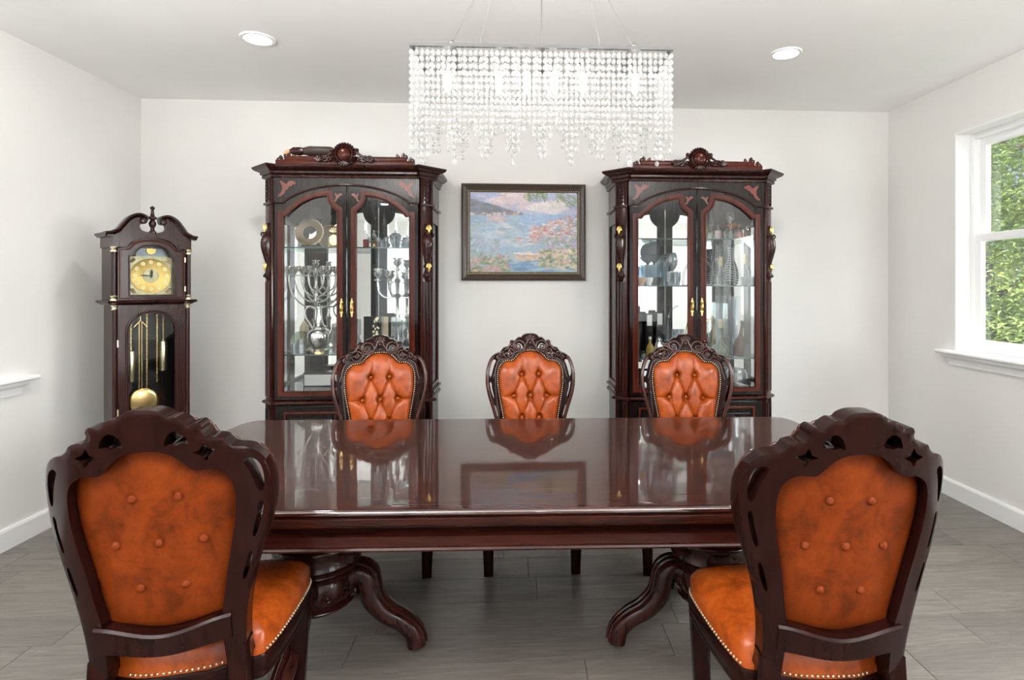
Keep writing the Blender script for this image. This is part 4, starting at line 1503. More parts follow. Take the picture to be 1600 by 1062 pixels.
    for L, w, ang in ((0.062, 0.005, 178), (0.040, 0.007, 84)):
        a = R(ang)
        u, v = Vector((math.cos(a), 0, math.sin(a))), Vector((-math.sin(a), 0, math.cos(a)))
        c0 = Vector((0, 0.020, dz))
        h = MB()
        pts = [c0 - u * 0.012 + v * w * 0.4, c0 - u * 0.012 - v * w * 0.4, c0 + u * L * 0.55 - v * w, c0 + u * L, c0 + u * L * 0.55 + v * w]
        h.add([tuple(p) for p in pts] + [tuple(p + Vector((0, 0.0015, 0))) for p in pts], [(0, 1, 2, 3, 4), (9, 8, 7, 6, 5)] + [(i, (i + 1) % 5, (i + 1) % 5 + 5, i + 5) for i in range(5)])
        h.build('hand', M['black'], dl, 0)
    # movement: weights on chains, pendulum
    def chain(x, y_, z0, z1, parent):
        c = MB()
        n = int((z1 - z0) / 0.012)
        for k in range(n):
            z = z0 + (k + 0.5) * (z1 - z0) / n
            ax = k % 2
            c.tube([(x + (0.0030 * math.cos(t) if ax else 0), y_ + (0 if ax else 0.0030 * math.cos(t)), z + 0.0075 * math.sin(t)) for t in [2 * PI * q / 8 for q in range(8)]], 0.0013, 4, closed=True)
        tag(c.build('chain', M['brass'], parent, 60), kind='stuff')
    dark = MB().box(-0.168, D - 0.020, 0.462, 0.168, D - 0.013, 1.234).build('case_lining', M['black'], ck, 0)
    for x, z0, L in ((-0.088, 0.800, 0.185), (0.078, 0.848, 0.185)):
        w = MB().lathe([(0.0, z0), (0.018, z0), (0.0205, z0 + 0.004), (0.0205, z0 + L - 0.004), (0.018, z0 + L), (0.004, z0 + L + 0.004), (0.003, z0 + L + 0.012)], (x, 0.075, 0), 22).build('weight', M['palegold'], ck, 50)
        chain(x, 0.075, z0 + L + 0.010, 1.234, w)
    chain(-0.012, 0.060, 0.745, 1.234, ck)
    chain(0.045, 0.075, 0.780, 1.234, ck)
    pn = MB()
    for x in (-0.038, -0.024): pn.tube([(x, 0.11, 0.73), (x, 0.11, 1.16)], 0.0028, 6)
    pn.tube([(-0.031, 0.11, 1.16), (-0.031, 0.11, 1.23)], 0.0025, 6)
    pn.tube([(-0.065, 0.108, 1.125), (-0.031, 0.108, 1.165), (0.003, 0.108, 1.125)], 0.0035, 6)
    pn.tube([(-0.07, 0.11, 0.735), (0.02, 0.11, 0.735)], 0.004, 6)
    po = pn.build('pendulum_rod', M['brass'], ck, 50)
    MB().lathe([(0.0, 0.010), (0.02, 0.0095), (0.060, 0.007), (0.080, 0.003), (0.083, 0.0), (0.080, -0.003), (0.0, -0.008)], (-0.020, 0.085, 0.668), 48, Matrix.Rotation(R(90), 4, 'X')).build('pendulum_bob', M['brass'], ck, 50)
    return ck


CLOCK = clock()


# ================================================================== CHANDELIER
def chandelier():
    x0, x1, y0, y1, zt = -0.477, 0.477, -0.125, 0.125, 2.256
    c = empty('crystal_chandelier', (0.086, 2.175, 0), R(-1.0))
    tag(c, 'rectangular crystal bead chandelier hanging over the dining table', 'chandelier')
    f = MB()
    f.box(x0 - 0.004, y0 - 0.004, zt - 0.012, x1 + 0.004, y0 + 0.010, zt)
    f.box(x0 - 0.004, y1 - 0.010, zt - 0.012, x1 + 0.004, y1 + 0.004, zt)
    f.box(x0 - 0.004, y0 + 0.010, zt - 0.012, x0 + 0.010, y1 - 0.010, zt)
    f.box(x1 - 0.010, y0 + 0.010, zt - 0.012, x1 + 0.004, y1 - 0.010, zt)
    for x in (-0.33, 0.0, 0.33): f.box(x - 0.012, y0 + 0.010, zt - 0.010, x + 0.012, y1 - 0.010, zt - 0.002)
    f.box(x0 + 0.01, -0.02, zt - 0.011, x1 - 0.01, 0.02, zt - 0.003)
    f.build('frame', M['fixture'], c, 0)
    for x in (-0.33, 0.0, 0.335):
        MB().lathe([(0.012, zt), (0.012, zt + 0.006), (0.006, zt + 0.010), (0.003, zt + 0.016)], (x, 0 if x == 0 else y0 + 0.01, 0), 12).build('wire_fitting', M['chrome'], c, 50)
    for (xa, ya, xb) in ((-0.33, y0 + 0.01, -0.15), (-0.275, y1 - 0.01, -0.15), (0.265, y1 - 0.01, 0.15), (0.335, y0 + 0.01, 0.15)):
        MB().tube([(xa, ya, zt), (xb, ya * 0.2, H - 0.02)], 0.0009, 6).build('suspension_wire', M['chrome'], c)
    MB().tube([(0, 0, zt), (0, 0, H - 0.02)], 0.0022, 8).build('cable', M['chrome'], c)
    MB().box(-0.20, -0.05, H - 0.028, 0.20, 0.05, H, 0.004).build('canopy', M['chrome'], c, 0)
    # strands of faceted beads, lengths rise and fall in points
    def length(u, u0, per, lo, hi):
        k = abs(((u - u0) / per + 0.5) % 1.0 - 0.5) * per
        return max(lo, hi - int(round(k / 0.0190 * 2.4)))
    cache = {}

    def strand(n):
        if n not in cache:
            m = MB()
            prof = [(0.0, 0.0105), (0.0052, 0.0085), (0.0088, 0.0020), (0.0088, -0.0020), (0.0052, -0.0085), (0.0, -0.0105)]
            z = -0.024
            for k in range(n):
                last = k == n - 1
                m.lathe([(r, zz * (1.25 if last and zz < 0 else 1)) for r, zz in prof], (0, 0, z), 8, close=False)
                z -= 0.0247
            m.tube([(0, 0, 0), (0, 0, z + 0.02)], 0.0006, 4)
            cache[n] = m.mesh('bead_strand', M['crystal'], 0)
        return cache[n]
    nx, ny = 50, 13
    for row, y in ((0, y0), (1, y1)):
        for i in range(nx):
            x = x0 + 0.004 + (x1 - x0 - 0.008) * i / (nx - 1)
            n = length(x, x0 + 0.052, 0.1062, 10, 17) if row == 0 else length(x, x0 + 0.052, 0.1062, 8, 14)
            if i in (0, nx - 1): n = 13
            link('bead_strand', strand(n), c, (x, y, zt - 0.010), (0, 0, 0.3 * i))
    for x in (x0 + 0.004, x1 - 0.004):
        for j in range(1, ny - 1):
            y = y0 + (y1 - y0) * j / (ny - 1)
            link('bead_strand', strand(length(y, 0, 0.1062, 10, 15)), c, (x, y, zt - 0.010), (0, 0, 0.3 * j))
    # inner short strands
    for y in (y0 + 0.05, y1 - 0.05):
        for i in range(0, 24):
            x = x0 + 0.03 + (x1 - x0 - 0.06) * i / 23
            link('bead_strand', strand(3), c, (x, y, zt - 0.010), (0, 0, 0.2 * i))
    for x in (-0.36, -0.165, -0.057, 0.05, 0.159, 0.363):
        s = MB().lathe([(0.011, zt - 0.012), (0.011, zt - 0.050), (0.008, zt - 0.054)], (x, 0, 0), 14).build('bulb_socket', M['chrome'], c, 40)
        MB().lathe([(0.008, zt - 0.054), (0.0125, zt - 0.062), (0.0135, zt - 0.090), (0.0125, zt - 0.122), (0.007, zt - 0.132), (0.0, zt - 0.134)], (x, 0, 0), 14).build('bulb', M['bulb'], c, 60)


chandelier()


# ================================================================== PAINTING
def painting():
    x0, x1, z0, z1 = -0.421, 0.488, 1.412, 2.120
    cx_, cz_ = (x0 + x1) / 2, (z0 + z1) / 2
    w, h = (x1 - x0) / 2, (z1 - z0) / 2
    p = empty('framed_painting', (cx_, YB - 0.002, cz_))
    tag(p, 'framed coastal village painting in a dark frame with gold beading', 'painting')
    pr = [(0.000, 0.0), (0.000, 0.018), (0.006, 0.026), (0.012, 0.028), (0.020, 0.024), (0.034, 0.018), (0.040, 0.020), (0.046, 0.018)]
    rect = lambda i: [(-w + i, -h + i), (w - i, -h + i), (w - i, h - i), (-w + i, h - i)]
    fm = MB()
    rings = [[(x, -d, z) for x, z in rect(i)] for i, d in pr] + [[(x, -0.004, z) for x, z in rect(0.064)], [(x, 0.0, z) for x, z in rect(0.064)]]
    fm.loft(rings, cap=False)
    fm.build('frame', wood('walnut_frame', (0.022, 0.012, 0.008), (0.046, 0.026, 0.016), 0.35, 0.1, (14, 14, 14), 3), p, 25)
    gb = MB()
    a = rect(0.053)
    for k in range(4):
        q0, q1 = Vector(a[k]), Vector(a[(k + 1) % 4])
        n = int((q1 - q0).length / 0.0125)
        for i in range(n):
            q = q0 + (q1 - q0) * (i / n)
            gb.sphere((q.x, -0.012, q.y), 0.0042, 6, 4)
    tag(gb.build('gold_beading', M['palegold'], p, 60), kind='stuff')
    for i, nm in ((0.0455, 'gold_fillet'), (0.0005, 'gold_edge')):
        a = rect(i)
        MB().tube([(x, -0.018 if i > 0.01 else -0.012, z) for x, z in a], 0.0025, 6, closed=True, up=(0, 1, 0)).build(nm, M['brass'], p, 0)
    # the picture, painted stroke by stroke into a colour attribute
    W_, H_ = 300, 222
    img = np.zeros((H_, W_, 3))
    yy, xx = np.mgrid[0:H_, 0:W_]
    u, v = xx / W_, yy / H_                      # v down from the top
    rs = np.random.RandomState(7)
    def C(r, g, b): return np.array([r, g, b]) / 255.0
    sky_ = C(172, 180, 212)[None, None] * (1 - v[..., None] * 1.2) + C(225, 215, 215)[None, None] * (v[..., None] * 1.2)
    img[:] = sky_
    sea = v > 0.27
    t = np.clip((v - 0.27) / 0.73, 0, 1)[..., None]
    img = np.where(sea[..., None], C(150, 178, 214) * (1 - t) + C(158, 182, 190) * t, img)

    def stroke(cu, cv, su, sv, col, al=0.8, ang=0.0):
        r = max(su, sv) * 1.5
        i0, i1 = max(int((cv - r * 1.4) * H_), 0), min(int((cv + r * 1.4) * H_) + 2, H_)
        j0, j1 = max(int((cu - r * 1.4) * W_), 0), min(int((cu + r * 1.4) * W_) + 2, W_)
        if i1 <= i0 or j1 <= j0: return
        du, dv = u[i0:i1, j0:j1] - cu, v[i0:i1, j0:j1] - cv
        a, b = du * math.cos(ang) + dv * math.sin(ang), -du * math.sin(ang) + dv * math.cos(ang)
        m = np.clip(1.4 - (a / su) ** 2 - (b / sv) ** 2, 0, 1)[..., None] * al
        img[i0:i1, j0:j1] = img[i0:i1, j0:j1] * (1 - m) + col * m

    def many(n, ur, vr, s, cols, al=0.6, asp=0.4, ang=(-0.3, 0.3)):
        for _ in range(n):
            k = rs.randint(len(cols))
            sz = s * rs.uniform(0.6, 1.5)
            stroke(rs.uniform(*ur), rs.uniform(*vr), sz, sz * asp, cols[k] * rs.uniform(0.9, 1.08), al, rs.uniform(*ang))
    many(90, (0, 1), (0, 0.2), 0.06, [C(178, 184, 216), C(214, 200, 216), C(228, 214, 214), C(160, 172, 208)], 0.5)
    many(40, (0.22, 0.52), (0.02, 0.2), 0.04, [C(232, 212, 210), C(224, 200, 206)], 0.6, 0.7)
    many(40, (0.55, 0.9), (0.12, 0.24), 0.05, [C(236, 226, 216), C(228, 220, 222)], 0.6, 0.6)
    for k in range(160):                        # hills on the left
        a = rs.uniform(0, 0.46)
        top = 0.08 + 0.20 * (a / 0.46) ** 1.1
        stroke(a, rs.uniform(top, 0.26), 0.04, 0.018, [C(120, 124, 150), C(104, 112, 118), C(134, 130, 156), C(92, 100, 100)][rs.randint(4)], 0.6, rs.uniform(-0.2, 0.4))
    many(60, (0.0, 0.46), (0.245, 0.285), 0.014, [C(222, 196, 190), C(236, 224, 214), C(206, 150, 146), C(110, 128, 110)], 0.8, 0.6)
    many(130, (0.0, 1.0), (0.28, 0.75), 0.06, [C(160, 186, 218), C(176, 198, 218), C(140, 166, 206), C(186, 202, 210)], 0.45, 0.16, (-0.08, 0.08))
    many(120, (0.0, 0.45), (0.30, 0.66), 0.05, [C(198, 214, 222), C(168, 194, 208), C(210, 214, 214), C(150, 176, 196)], 0.4, 0.5)
    many(40, (0.16, 0.32), (0.29, 0.36), 0.02, [C(214, 166, 164), C(228, 196, 190)], 0.6, 0.4)
    many(60, (0.25, 0.6), (0.38, 0.66), 0.03, [C(206, 200, 206), C(146, 158, 176), C(222, 220, 214)], 0.5, 0.4)
    for k in range(260):                        # village on the right
        a = rs.uniform(0.56, 1.0)
        top = 0.46 - 0.22 * (a - 0.56) / 0.44
        b = rs.uniform(top, 0.62)
        col = [C(214, 146, 138), C(226, 190, 182), C(240, 230, 220), C(196, 112, 104), C(178, 150, 160), C(150, 160, 140)][rs.randint(6)]
        stroke(a, b, rs.uniform(0.010, 0.022), rs.uniform(0.008, 0.016), col, 0.85, rs.uniform(-0.2, 0.2))
    def rect_(a, b, w_, h_, col):
        j0, j1 = int((a - w_) * W_), int((a + w_) * W_) + 1
        i0, i1 = int((b - h_) * H_), int((b + h_) * H_) + 1
        img[max(i0, 0):i1, max(j0, 0):j1] = img[max(i0, 0):i1, max(j0, 0):j1] * 0.1 + 0.9 * col
    for k in range(46):                         # white houses with red roofs
        a = rs.uniform(0.58, 0.99)
        b = rs.uniform(0.44 - 0.20 * (a - 0.58) / 0.42, 0.58)
        w_, h_ = rs.uniform(0.007, 0.016), rs.uniform(0.010, 0.020)
        wl = [C(240, 234, 226), C(232, 214, 206), C(226, 196, 190)][rs.randint(3)]
        rect_(a, b, w_, h_, wl)
        rect_(a + w_ * 0.6, b, w_ * 0.4, h_, wl * 0.82)
        rect_(a, b - h_ * 1.25, w_ * 1.15, h_ * 0.3, [C(204, 116, 100), C(190, 98, 92), C(214, 140, 120)][rs.randint(3)])
        rect_(a - w_ * 0.4, b + h_ * 0.2, w_ * 0.12, h_ * 0.3, C(128, 118, 130))
    many(200, (0.66, 1.0), (0.56, 0.80), 0.022, [C(150, 168, 186), C(196, 156, 186), C(120, 146, 120), C(210, 200, 214), C(160, 170, 150)], 0.7, 0.6, (-1, 1))
    many(30, (0.44, 0.64), (0.54, 0.66), 0.03, [C(214, 196, 196), C(190, 132, 132), C(232, 226, 220)], 0.7, 0.25)
    many(70, (0.3, 0.95), (0.84, 1.0), 0.06, [C(86, 128, 176), C(120, 156, 190), C(150, 176, 190), C(70, 104, 140)], 0.6, 0.2, (-0.1, 0.1))
    for k in range(60):                         # moored boat
        a = rs.uniform(0.40, 0.66)
        stroke(a, 0.80 + rs.uniform(-0.03, 0.05 - 0.12 * abs(a - 0.53)), 0.022, 0.012, [C(206, 176, 146), C(188, 150, 124), C(222, 200, 176)][rs.randint(3)], 0.8)
    stroke(0.51, 0.765, 0.13, 0.009, C(244, 240, 232), 0.95, 0.06)
    stroke(0.54, 0.75, 0.035, 0.018, C(226, 206, 196), 0.9)
    many(240, (0.0, 0.36), (0.78, 1.0), 0.020, [C(108, 138, 92), C(150, 168, 108), C(196, 140, 150), C(86, 116, 84), C(222, 198, 150), C(170, 120, 130)], 0.75, 0.6, (-1.4, 1.4))
    many(120, (0.0, 0.26), (0.58, 0.82), 0.022, [C(168, 186, 202), C(196, 206, 214), C(130, 156, 150), C(176, 170, 196)], 0.6, 0.6, (-1.4, 1.4))
    many(260, (0.64, 1.0), (0.72, 0.94), 0.020, [C(118, 142, 96), C(226, 192, 176), C(190, 150, 140), C(90, 112, 80), C(236, 224, 190), C(206, 186, 140)], 0.75, 0.6, (-1.4, 1.4))
    for k in range(150):                        # overhanging branch
        a = 0.50 + rs.uniform(0, 0.5)
        b = rs.uniform(0, 0.10 + 0.12 * max(0, (a - 0.8) / 0.2))
        if 0.72 < a < 0.80: continue
        stroke(a, b, 0.028, 0.006, [C(112, 130, 84), C(140, 154, 104), C(92, 108, 76)][rs.randint(3)], 0.75, rs.uniform(0.3, 1.4))
    for k in range(5200):                       # small broken touches over everything
        a, b = rs.uniform(0, 1), rs.uniform(0, 1)
        base_ = img[min(int(b * H_), H_ - 1), min(int(a * W_), W_ - 1)].copy()
        sea_ = 0.28 < b < 0.75 and a < 0.55
        stroke(a, b, rs.uniform(0.006, 0.016), rs.uniform(0.0025, 0.005), np.clip(base_ * rs.uniform(0.84, 1.14) + rs.uniform(-0.03, 0.03, 3), 0, 1), 0.75, rs.uniform(-0.2, 0.2) if sea_ else rs.uniform(-1.5, 1.5))
    img = img * 0.86 + 0.14 * C(205, 205, 214)
    img += rs.normal(0, 0.02, img.shape)
    img = np.clip(img, 0, 1)
    lin = np.where(img <= 0.04045, img / 12.92, ((img + 0.055) / 1.055) ** 2.4)
    iw, ih = w - 0.062, h - 0.062
    gx, gz = np.meshgrid(np.linspace(-iw, iw, W_), np.linspace(ih, -ih, H_))
    co = np.stack([gx.ravel(), np.full(W_ * H_, -0.006), gz.ravel()], 1)
    idx = np.arange(W_ * H_).reshape(H_, W_)
    fc = np.stack([idx[:-1, :-1].ravel(), idx[1:, :-1].ravel(), idx[1:, 1:].ravel(), idx[:-1, 1:].ravel()], 1)
    me = bpy.data.meshes.new('canvas')
    me.from_pydata(co.tolist(), [], fc.tolist())
    at_ = me.color_attributes.new('paint', 'FLOAT_COLOR', 'POINT')
    at_.data.foreach_set('color', np.concatenate([lin.reshape(-1, 3), np.ones((W_ * H_, 1))], 1).ravel().astype(np.float32))
    m, nt, b = mat('oil_paint')
    an = nt.nodes.new('ShaderNodeVertexColor')
    an.layer_name = 'paint'
    nt.links.new(an.outputs[0], b.inputs['Base Color'])
    setp(b, Roughness=0.45)
    me.materials.append(m)
    link('canvas', me, p)
    MB().box(-iw - 0.002, -0.005, -ih - 0.002, iw + 0.002, -0.001, ih + 0.002).build('backing', M['trim'], p, 0)


painting()

# ================================================================== THINGS IN THE CABINETS
def item(name, label, cat, x, y, z, group=None, rz=0.0):
    e = empty(name, (x, y, z), rz)
    tag(e, label, cat, group)
    return e


def solid(name, label, cat, prof, m, x, y, z, n=24, group=None, flute=None, Mx=None):
    o = MB().lathe(prof, (0, 0, 0), n, Mx, flute=flute).build(name, m, None, 40, (x, y, z))
    return tag(o, label, cat, group)


def vessel(prof, wall=0.0022):
    """outer profile turned into a thin-walled open vessel"""
    inner = [(max(r - wall, 0.0005), max(z, prof[0][1] + wall)) for r, z in prof if r > wall]
    return prof + inner[::-1]


ORD = ('first', 'second', 'third', 'fourth', 'fifth')
GLS = 'glass pieces in the right cabinet'
SIL = 'silver and glass pieces in the left cabinet'
M['plateglass'] = thin_glass('smoky_gilt_plate_glass', (0.78, 0.66, 0.42), 0.10, 0.6, 0.40, (0.60, 0.42, 0.17))
M['whiteplate'] = paint('white_porcelain', (0.82, 0.82, 0.80), 0.2)
M['redcloth'] = paint('dull_red_fabric', (0.40, 0.09, 0.08), 0.8)
M['cream'] = paint('cream_card', (0.62, 0.54, 0.38), 0.6)
M['orange'] = paint('orange_ribbon', (0.50, 0.17, 0.02), 0.5)
M['pink'] = thin_glass('pink_liquid_glass', (0.85, 0.60, 0.58), 0.08, 0.7, 0.45, (0.70, 0.38, 0.36))
M['olive'] = thin_glass('olive_gold_liquid_glass', (0.55, 0.46, 0.25), 0.08, 0.7, 0.45, (0.33, 0.26, 0.10))
M['yellow'] = thin_glass('yellow_liquid_glass', (0.85, 0.72, 0.15), 0.08, 0.7, 0.5, (0.70, 0.52, 0.06))
M['zebra'] = thin_glass('white_etched_glass', (0.9, 0.9, 0.92), 0.12, 0.7, 0.65, (0.85, 0.87, 0.9))
M['darkglass'] = thin_glass('dark_smoky_glass', (0.14, 0.14, 0.15), 0.08, 0.6, 0.70, (0.035, 0.035, 0.038))
M['bundle'] = paint('dark_brown_wrap', (0.030, 0.020, 0.015), 0.5)
M['tan'] = paint('tan_wood', (0.50, 0.30, 0.14), 0.5)

z1, z2 = SL
Rx = Matrix.Rotation(R(90), 4, 'X')
# ---- left cabinet, top shelf
e = item('display_plate', 'round gilt rimmed glass plate standing upright on a black easel', 'plate', -1.424, 3.93, z1, SIL)
T_ = Matrix.Translation((0, 0, 0.104)) @ Matrix.Rotation(R(-10), 4, 'X') @ Rx
MB().lathe([(0.0, 0.004), (0.045, 0.003), (0.050, 0.006), (0.086, 0.014), (0.092, 0.015), (0.092, 0.012), (0.050, 0.002), (0.045, 0.0), (0.0, 0.0)], n=48, M=T_).build('plate', M['plateglass'], e)
rm = MB()
for k in range(40):
    a = 2 * PI * k / 40
    rm.sphere(tuple(T_ @ Vector((0.092 * math.cos(a), 0.092 * math.sin(a), 0.014))), 0.0062, 6, 4)
tag(rm.build('scalloped_rim', M['palegold'], e), kind='stuff')
MB().lathe([(0.0, 0.0065), (0.044, 0.006), (0.046, 0.004)], n=32, M=T_, close=False).build('silver_centre', M['mirror'], e)
MB().box(-0.05, -0.03, 0.0, 0.05, 0.03, 0.010, 0.003).box(-0.045, -0.036, 0.010, 0.045, -0.028, 0.020, 0.002).build('easel', M['black'], e, 0)
e = item('candle_holder', 'tall clear glass candle cylinder at the left edge of the top shelf', 'candle holder', -1.520, 4.03, z1, SIL)
MB().lathe(vessel([(0.022, 0.0), (0.024, 0.01), (0.022, 0.13), (0.030, 0.150), (0.034, 0.165)]), n=20).build('cylinder', M['cutglass'], e)
e = item('table_clock', 'small oval gilt framed ornament with a pierced top', 'ornament', -1.265, 3.93, z1, SIL)
MB().lathe([(0.030, -0.006), (0.036, 0.0), (0.036, 0.006), (0.030, 0.012), (0.026, 0.006)], n=28, M=Matrix.Translation((0, 0, 0.055)) @ Matrix.Scale(1.45, 4, (0, 0, 1)) @ Rx).build('oval_frame', M['palegold'], e)
MB().lathe([(0.0, 0.002), (0.030, 0.002)], n=28, M=Matrix.Translation((0, 0, 0.055)) @ Matrix.Scale(1.45, 4, (0, 0, 1)) @ Rx, close=False).build('face', M['mirror'], e)
q = MB()
for k in range(5):
    a = R(90 + (k - 2) * 32)
    q.tube([(0, 0, 0.105), (0.030 * math.cos(a), -0.004, 0.105 + 0.036 * math.sin(a))], [0.004, 0.006], 6)
q.build('pierced_top', M['palegold'], e, 50)
e = item('oil_lamp', 'small brass oil lamp on the top shelf of the left cabinet', 'lamp', -1.000, 3.95, z1, SIL)
MB().lathe([(0.024, 0), (0.024, 0.008), (0.010, 0.016), (0.010, 0.028), (0.026, 0.040), (0.030, 0.052), (0.022, 0.064), (0.012, 0.068), (0.010, 0.074)], n=22).build('font', M['brass'], e)
MB().lathe(vessel([(0.010, 0.074), (0.014, 0.085), (0.010, 0.105), (0.008, 0.125)], 0.0015), n=16).build('chimney', M['glass'], e)
solid('fabric_box', 'small dull red box at the left of the upper right shelf', 'box', [(0.020, 0), (0.021, 0.06), (0.018, 0.064), (0.0, 0.066)], M['redcloth'], -1.060, 3.97, z1, 4, SIL)
solid('decanter', 'dark glass decanter with pointed stopper in the left cabinet', 'decanter', [(0.026, 0), (0.028, 0.05), (0.018, 0.075), (0.010, 0.085), (0.010, 0.092), (0.016, 0.100), (0.0, 0.125)], M['darkglass'], -0.928, 3.95, z1, 8, SIL)
def cut(a, z): return 0.05 * math.sin(a * 12)
for x, hgt, lab in ((-0.852, 0.085, 'cut crystal jar with a knob lid on the top shelf'), (-0.762, 0.075, 'wide cut crystal bowl at the right end of the top shelf')):
    e = item('crystal_jar', lab, 'jar', x, 3.94, z1, SIL)
    MB().lathe(vessel([(0.018, 0), (0.022, 0.006), (0.034, hgt * 0.5), (0.040, hgt)]), n=36, flute=cut).build('bowl', M['cutglass'], e, 30)
    if x < -0.85: MB().lathe([(0.041, hgt), (0.024, hgt + 0.018), (0.006, hgt + 0.024), (0.008, hgt + 0.036), (0.0, hgt + 0.042)], n=24).build('lid', M['cutglass'], e, 30)
for k in range(4):
    e = item('cordial_glass', 'small stemmed cordial glass on the top shelf, %s of four from the left' % ORD[k], 'glass', -1.03 + 0.055 * k + 0.02, 3.875, z1, 'cordial glasses on the top shelf')
    MB().lathe([(0.0, 0.0), (0.016, 0.0), (0.015, 0.003), (0.003, 0.006), (0.003, 0.035)], n=16).build('foot', M['cutglass'], e)
    MB().lathe(vessel([(0.003, 0.035), (0.012, 0.042), (0.015, 0.070)], 0.0015), n=16).build('cup', M['cutglass'], e)

# ---- left cabinet, lower shelf: candelabrum with nine arms
e = item('menorah', 'large silver nine branched candelabrum behind the left cabinet door', 'candelabrum', -1.412, 4.005, z2, SIL)
MB().lathe([(0.085, 0.0), (0.085, 0.010), (0.060, 0.022), (0.030, 0.040), (0.016, 0.060), (0.014, 0.20), (0.022, 0.215), (0.014, 0.23), (0.012, 0.34), (0.020, 0.352), (0.012, 0.364),
            (0.010, 0.430), (0.016, 0.440), (0.010, 0.450), (0.009, 0.520), (0.018, 0.535), (0.010, 0.545), (0.008, 0.570)], n=20).build('stem', M['silver'], e)
CUP = [(0.006, 0.0), (0.020, 0.004), (0.020, 0.008), (0.007, 0.012), (0.008, 0.022), (0.020, 0.036), (0.021, 0.050), (0.014, 0.056), (0.024, 0.066), (0.024, 0.070), (0.012, 0.070)]
for k, r in enumerate((0.052, 0.096, 0.140, 0.184)):
    for s in (-1, 1):
        pts = [(s * r * math.sin(t), 0, 0.500 - (0.035 + r * 0.92) * math.cos(t)) for t in [PI / 2 * i / 14 for i in range(15)]] + [(s * r, 0, 0.520)]
        arm = MB().tube(pts, 0.0058, 8).build('arm', M['silver'], e, 60)
        MB().lathe(CUP, (s * r, 0, 0.520), 16).build('candle_cup', M['silver'], arm)
MB().lathe(CUP, (0, 0, 0.562), 16).build('candle_cup', M['silver'], e)
# ewer
e = item('ewer', 'engraved silver ewer with long neck and curved handle in front of the candelabrum', 'pitcher', -1.335, 3.845, z2, SIL)
MB().lathe([(0.040, 0.0), (0.041, 0.012), (0.034, 0.018), (0.034, 0.030), (0.050, 0.040), (0.068, 0.070), (0.076, 0.105), (0.074, 0.135), (0.058, 0.160), (0.040, 0.170), (0.046, 0.180), (0.030, 0.196), (0.022, 0.225), (0.018, 0.270),
            (0.018, 0.300), (0.024, 0.306), (0.024, 0.314), (0.016, 0.318)], n=36, flute=lambda a, z: 0.012 * math.sin(a * 10) * math.sin(z * 300) if 0.05 < z < 0.15 else 0).build('body', M['silver'], e)
MB().lathe([(0.042, -0.002 + 0.002), (0.042, 0.012), (0.036, 0.020)], n=30).build('foot_ring', M['brass'], e)
MB().tube(catmull([(-0.020, 0, 0.300), (-0.060, 0, 0.318), (-0.088, 0, 0.290), (-0.086, 0, 0.245), (-0.062, 0, 0.205), (-0.045, 0, 0.172)], 5), 0.0052, 8).build('handle', M['silver'], e)
MB().tube([(0.06, 0, 0.12), (0.082, 0, 0.160), (0.088, 0, 0.200)], [0.013, 0.008, 0.006], 8).build('spout', M['silver'], e)
e = item('glass_dish', 'pale green faceted glass dish standing on edge at the left of the lower shelf', 'dish', -1.485, 3.94, z2, SIL)
MB().lathe([(0.0, 0.0), (0.05, 0.003), (0.072, 0.012), (0.072, 0.016), (0.05, 0.008), (0.0, 0.005)], n=12, M=Matrix.Translation((0, 0, 0.073)) @ Matrix.Rotation(R(-14), 4, 'X') @ Rx).build('dish', M['greengl'], e, 20)
for x, y, h_, r, lab in ((-1.450, 3.84, 0.105, 0.030, 'square cut crystal tumbler with arched lid at the left'), (-1.492, 3.83, 0.075, 0.018, 'narrow cut crystal glass at the far left of the lower shelf')):
    e = item('crystal_tumbler', lab, 'glass', x, y, z2, SIL)
    MB().lathe(vessel([(r * 0.9, 0), (r, 0.008), (r, h_ * 0.75), (r * 0.7, h_ * 0.95), (r * 0.35, h_)]), n=8).build('body', M['cutglass'], e, 10)
solid('ivory_carving', 'pointed ivory coloured carving behind the green glass dish', 'ornament', [(0.022, 0), (0.024, 0.06), (0.034, 0.13), (0.030, 0.17), (0.012, 0.20), (0, 0.21)], M['cream'], -1.510, 4.06, z2, 5, SIL)
solid('card_box', 'low cream box on the lower shelf behind the ewer', 'box', [(0.05, 0), (0.05, 0.16), (0.048, 0.165), (0.0, 0.166)], M['cream'], -1.260, 4.04, z2, 4, SIL)
solid('bar_glass', 'clear block of crystal by the centre post of the lower shelf', 'ornament', [(0.024, 0), (0.024, 0.04), (0.012, 0.05), (0.012, 0.075), (0.022, 0.08), (0.022, 0.20), (0, 0.205)], M['cutglass'], -1.232, 3.88, z2, 4, SIL)
# right half: three-light candelabrum and framed boxes
e = item('candelabra', 'silver three light candelabra with scrolled arms behind the right glass door', 'candelabrum', -0.845, 3.97, z2, SIL)
MB().lathe([(0.055, 0.0), (0.055, 0.01), (0.030, 0.03), (0.014, 0.06), (0.012, 0.20), (0.020, 0.22), (0.012, 0.24), (0.011, 0.36), (0.020, 0.375), (0.030, 0.385), (0.012, 0.40), (0.016, 0.47), (0.024, 0.49), (0.010, 0.51), (0.012, 0.56)], n=20).build('stem', M['silver'], e)
CP2 = [(r * 1.35, z * 1.25) for r, z in CUP]
MB().lathe(CP2, (0, 0, 0.56), 16).build('candle_cup', M['silver'], e)
for s in (-1, 1):
    pts = catmull([(0, 0, 0.40), (s * 0.035, 0, 0.375), (s * 0.085, 0, 0.375), (s * 0.125, 0, 0.41), (s * 0.135, 0, 0.46), (s * 0.135, 0, 0.485)], 5)
    arm = MB().tube(pts, 0.0075, 8).build('arm', M['silver'], e)
    MB().lathe(CP2, (s * 0.135, 0, 0.485), 16).build('candle_cup', M['silver'], arm)
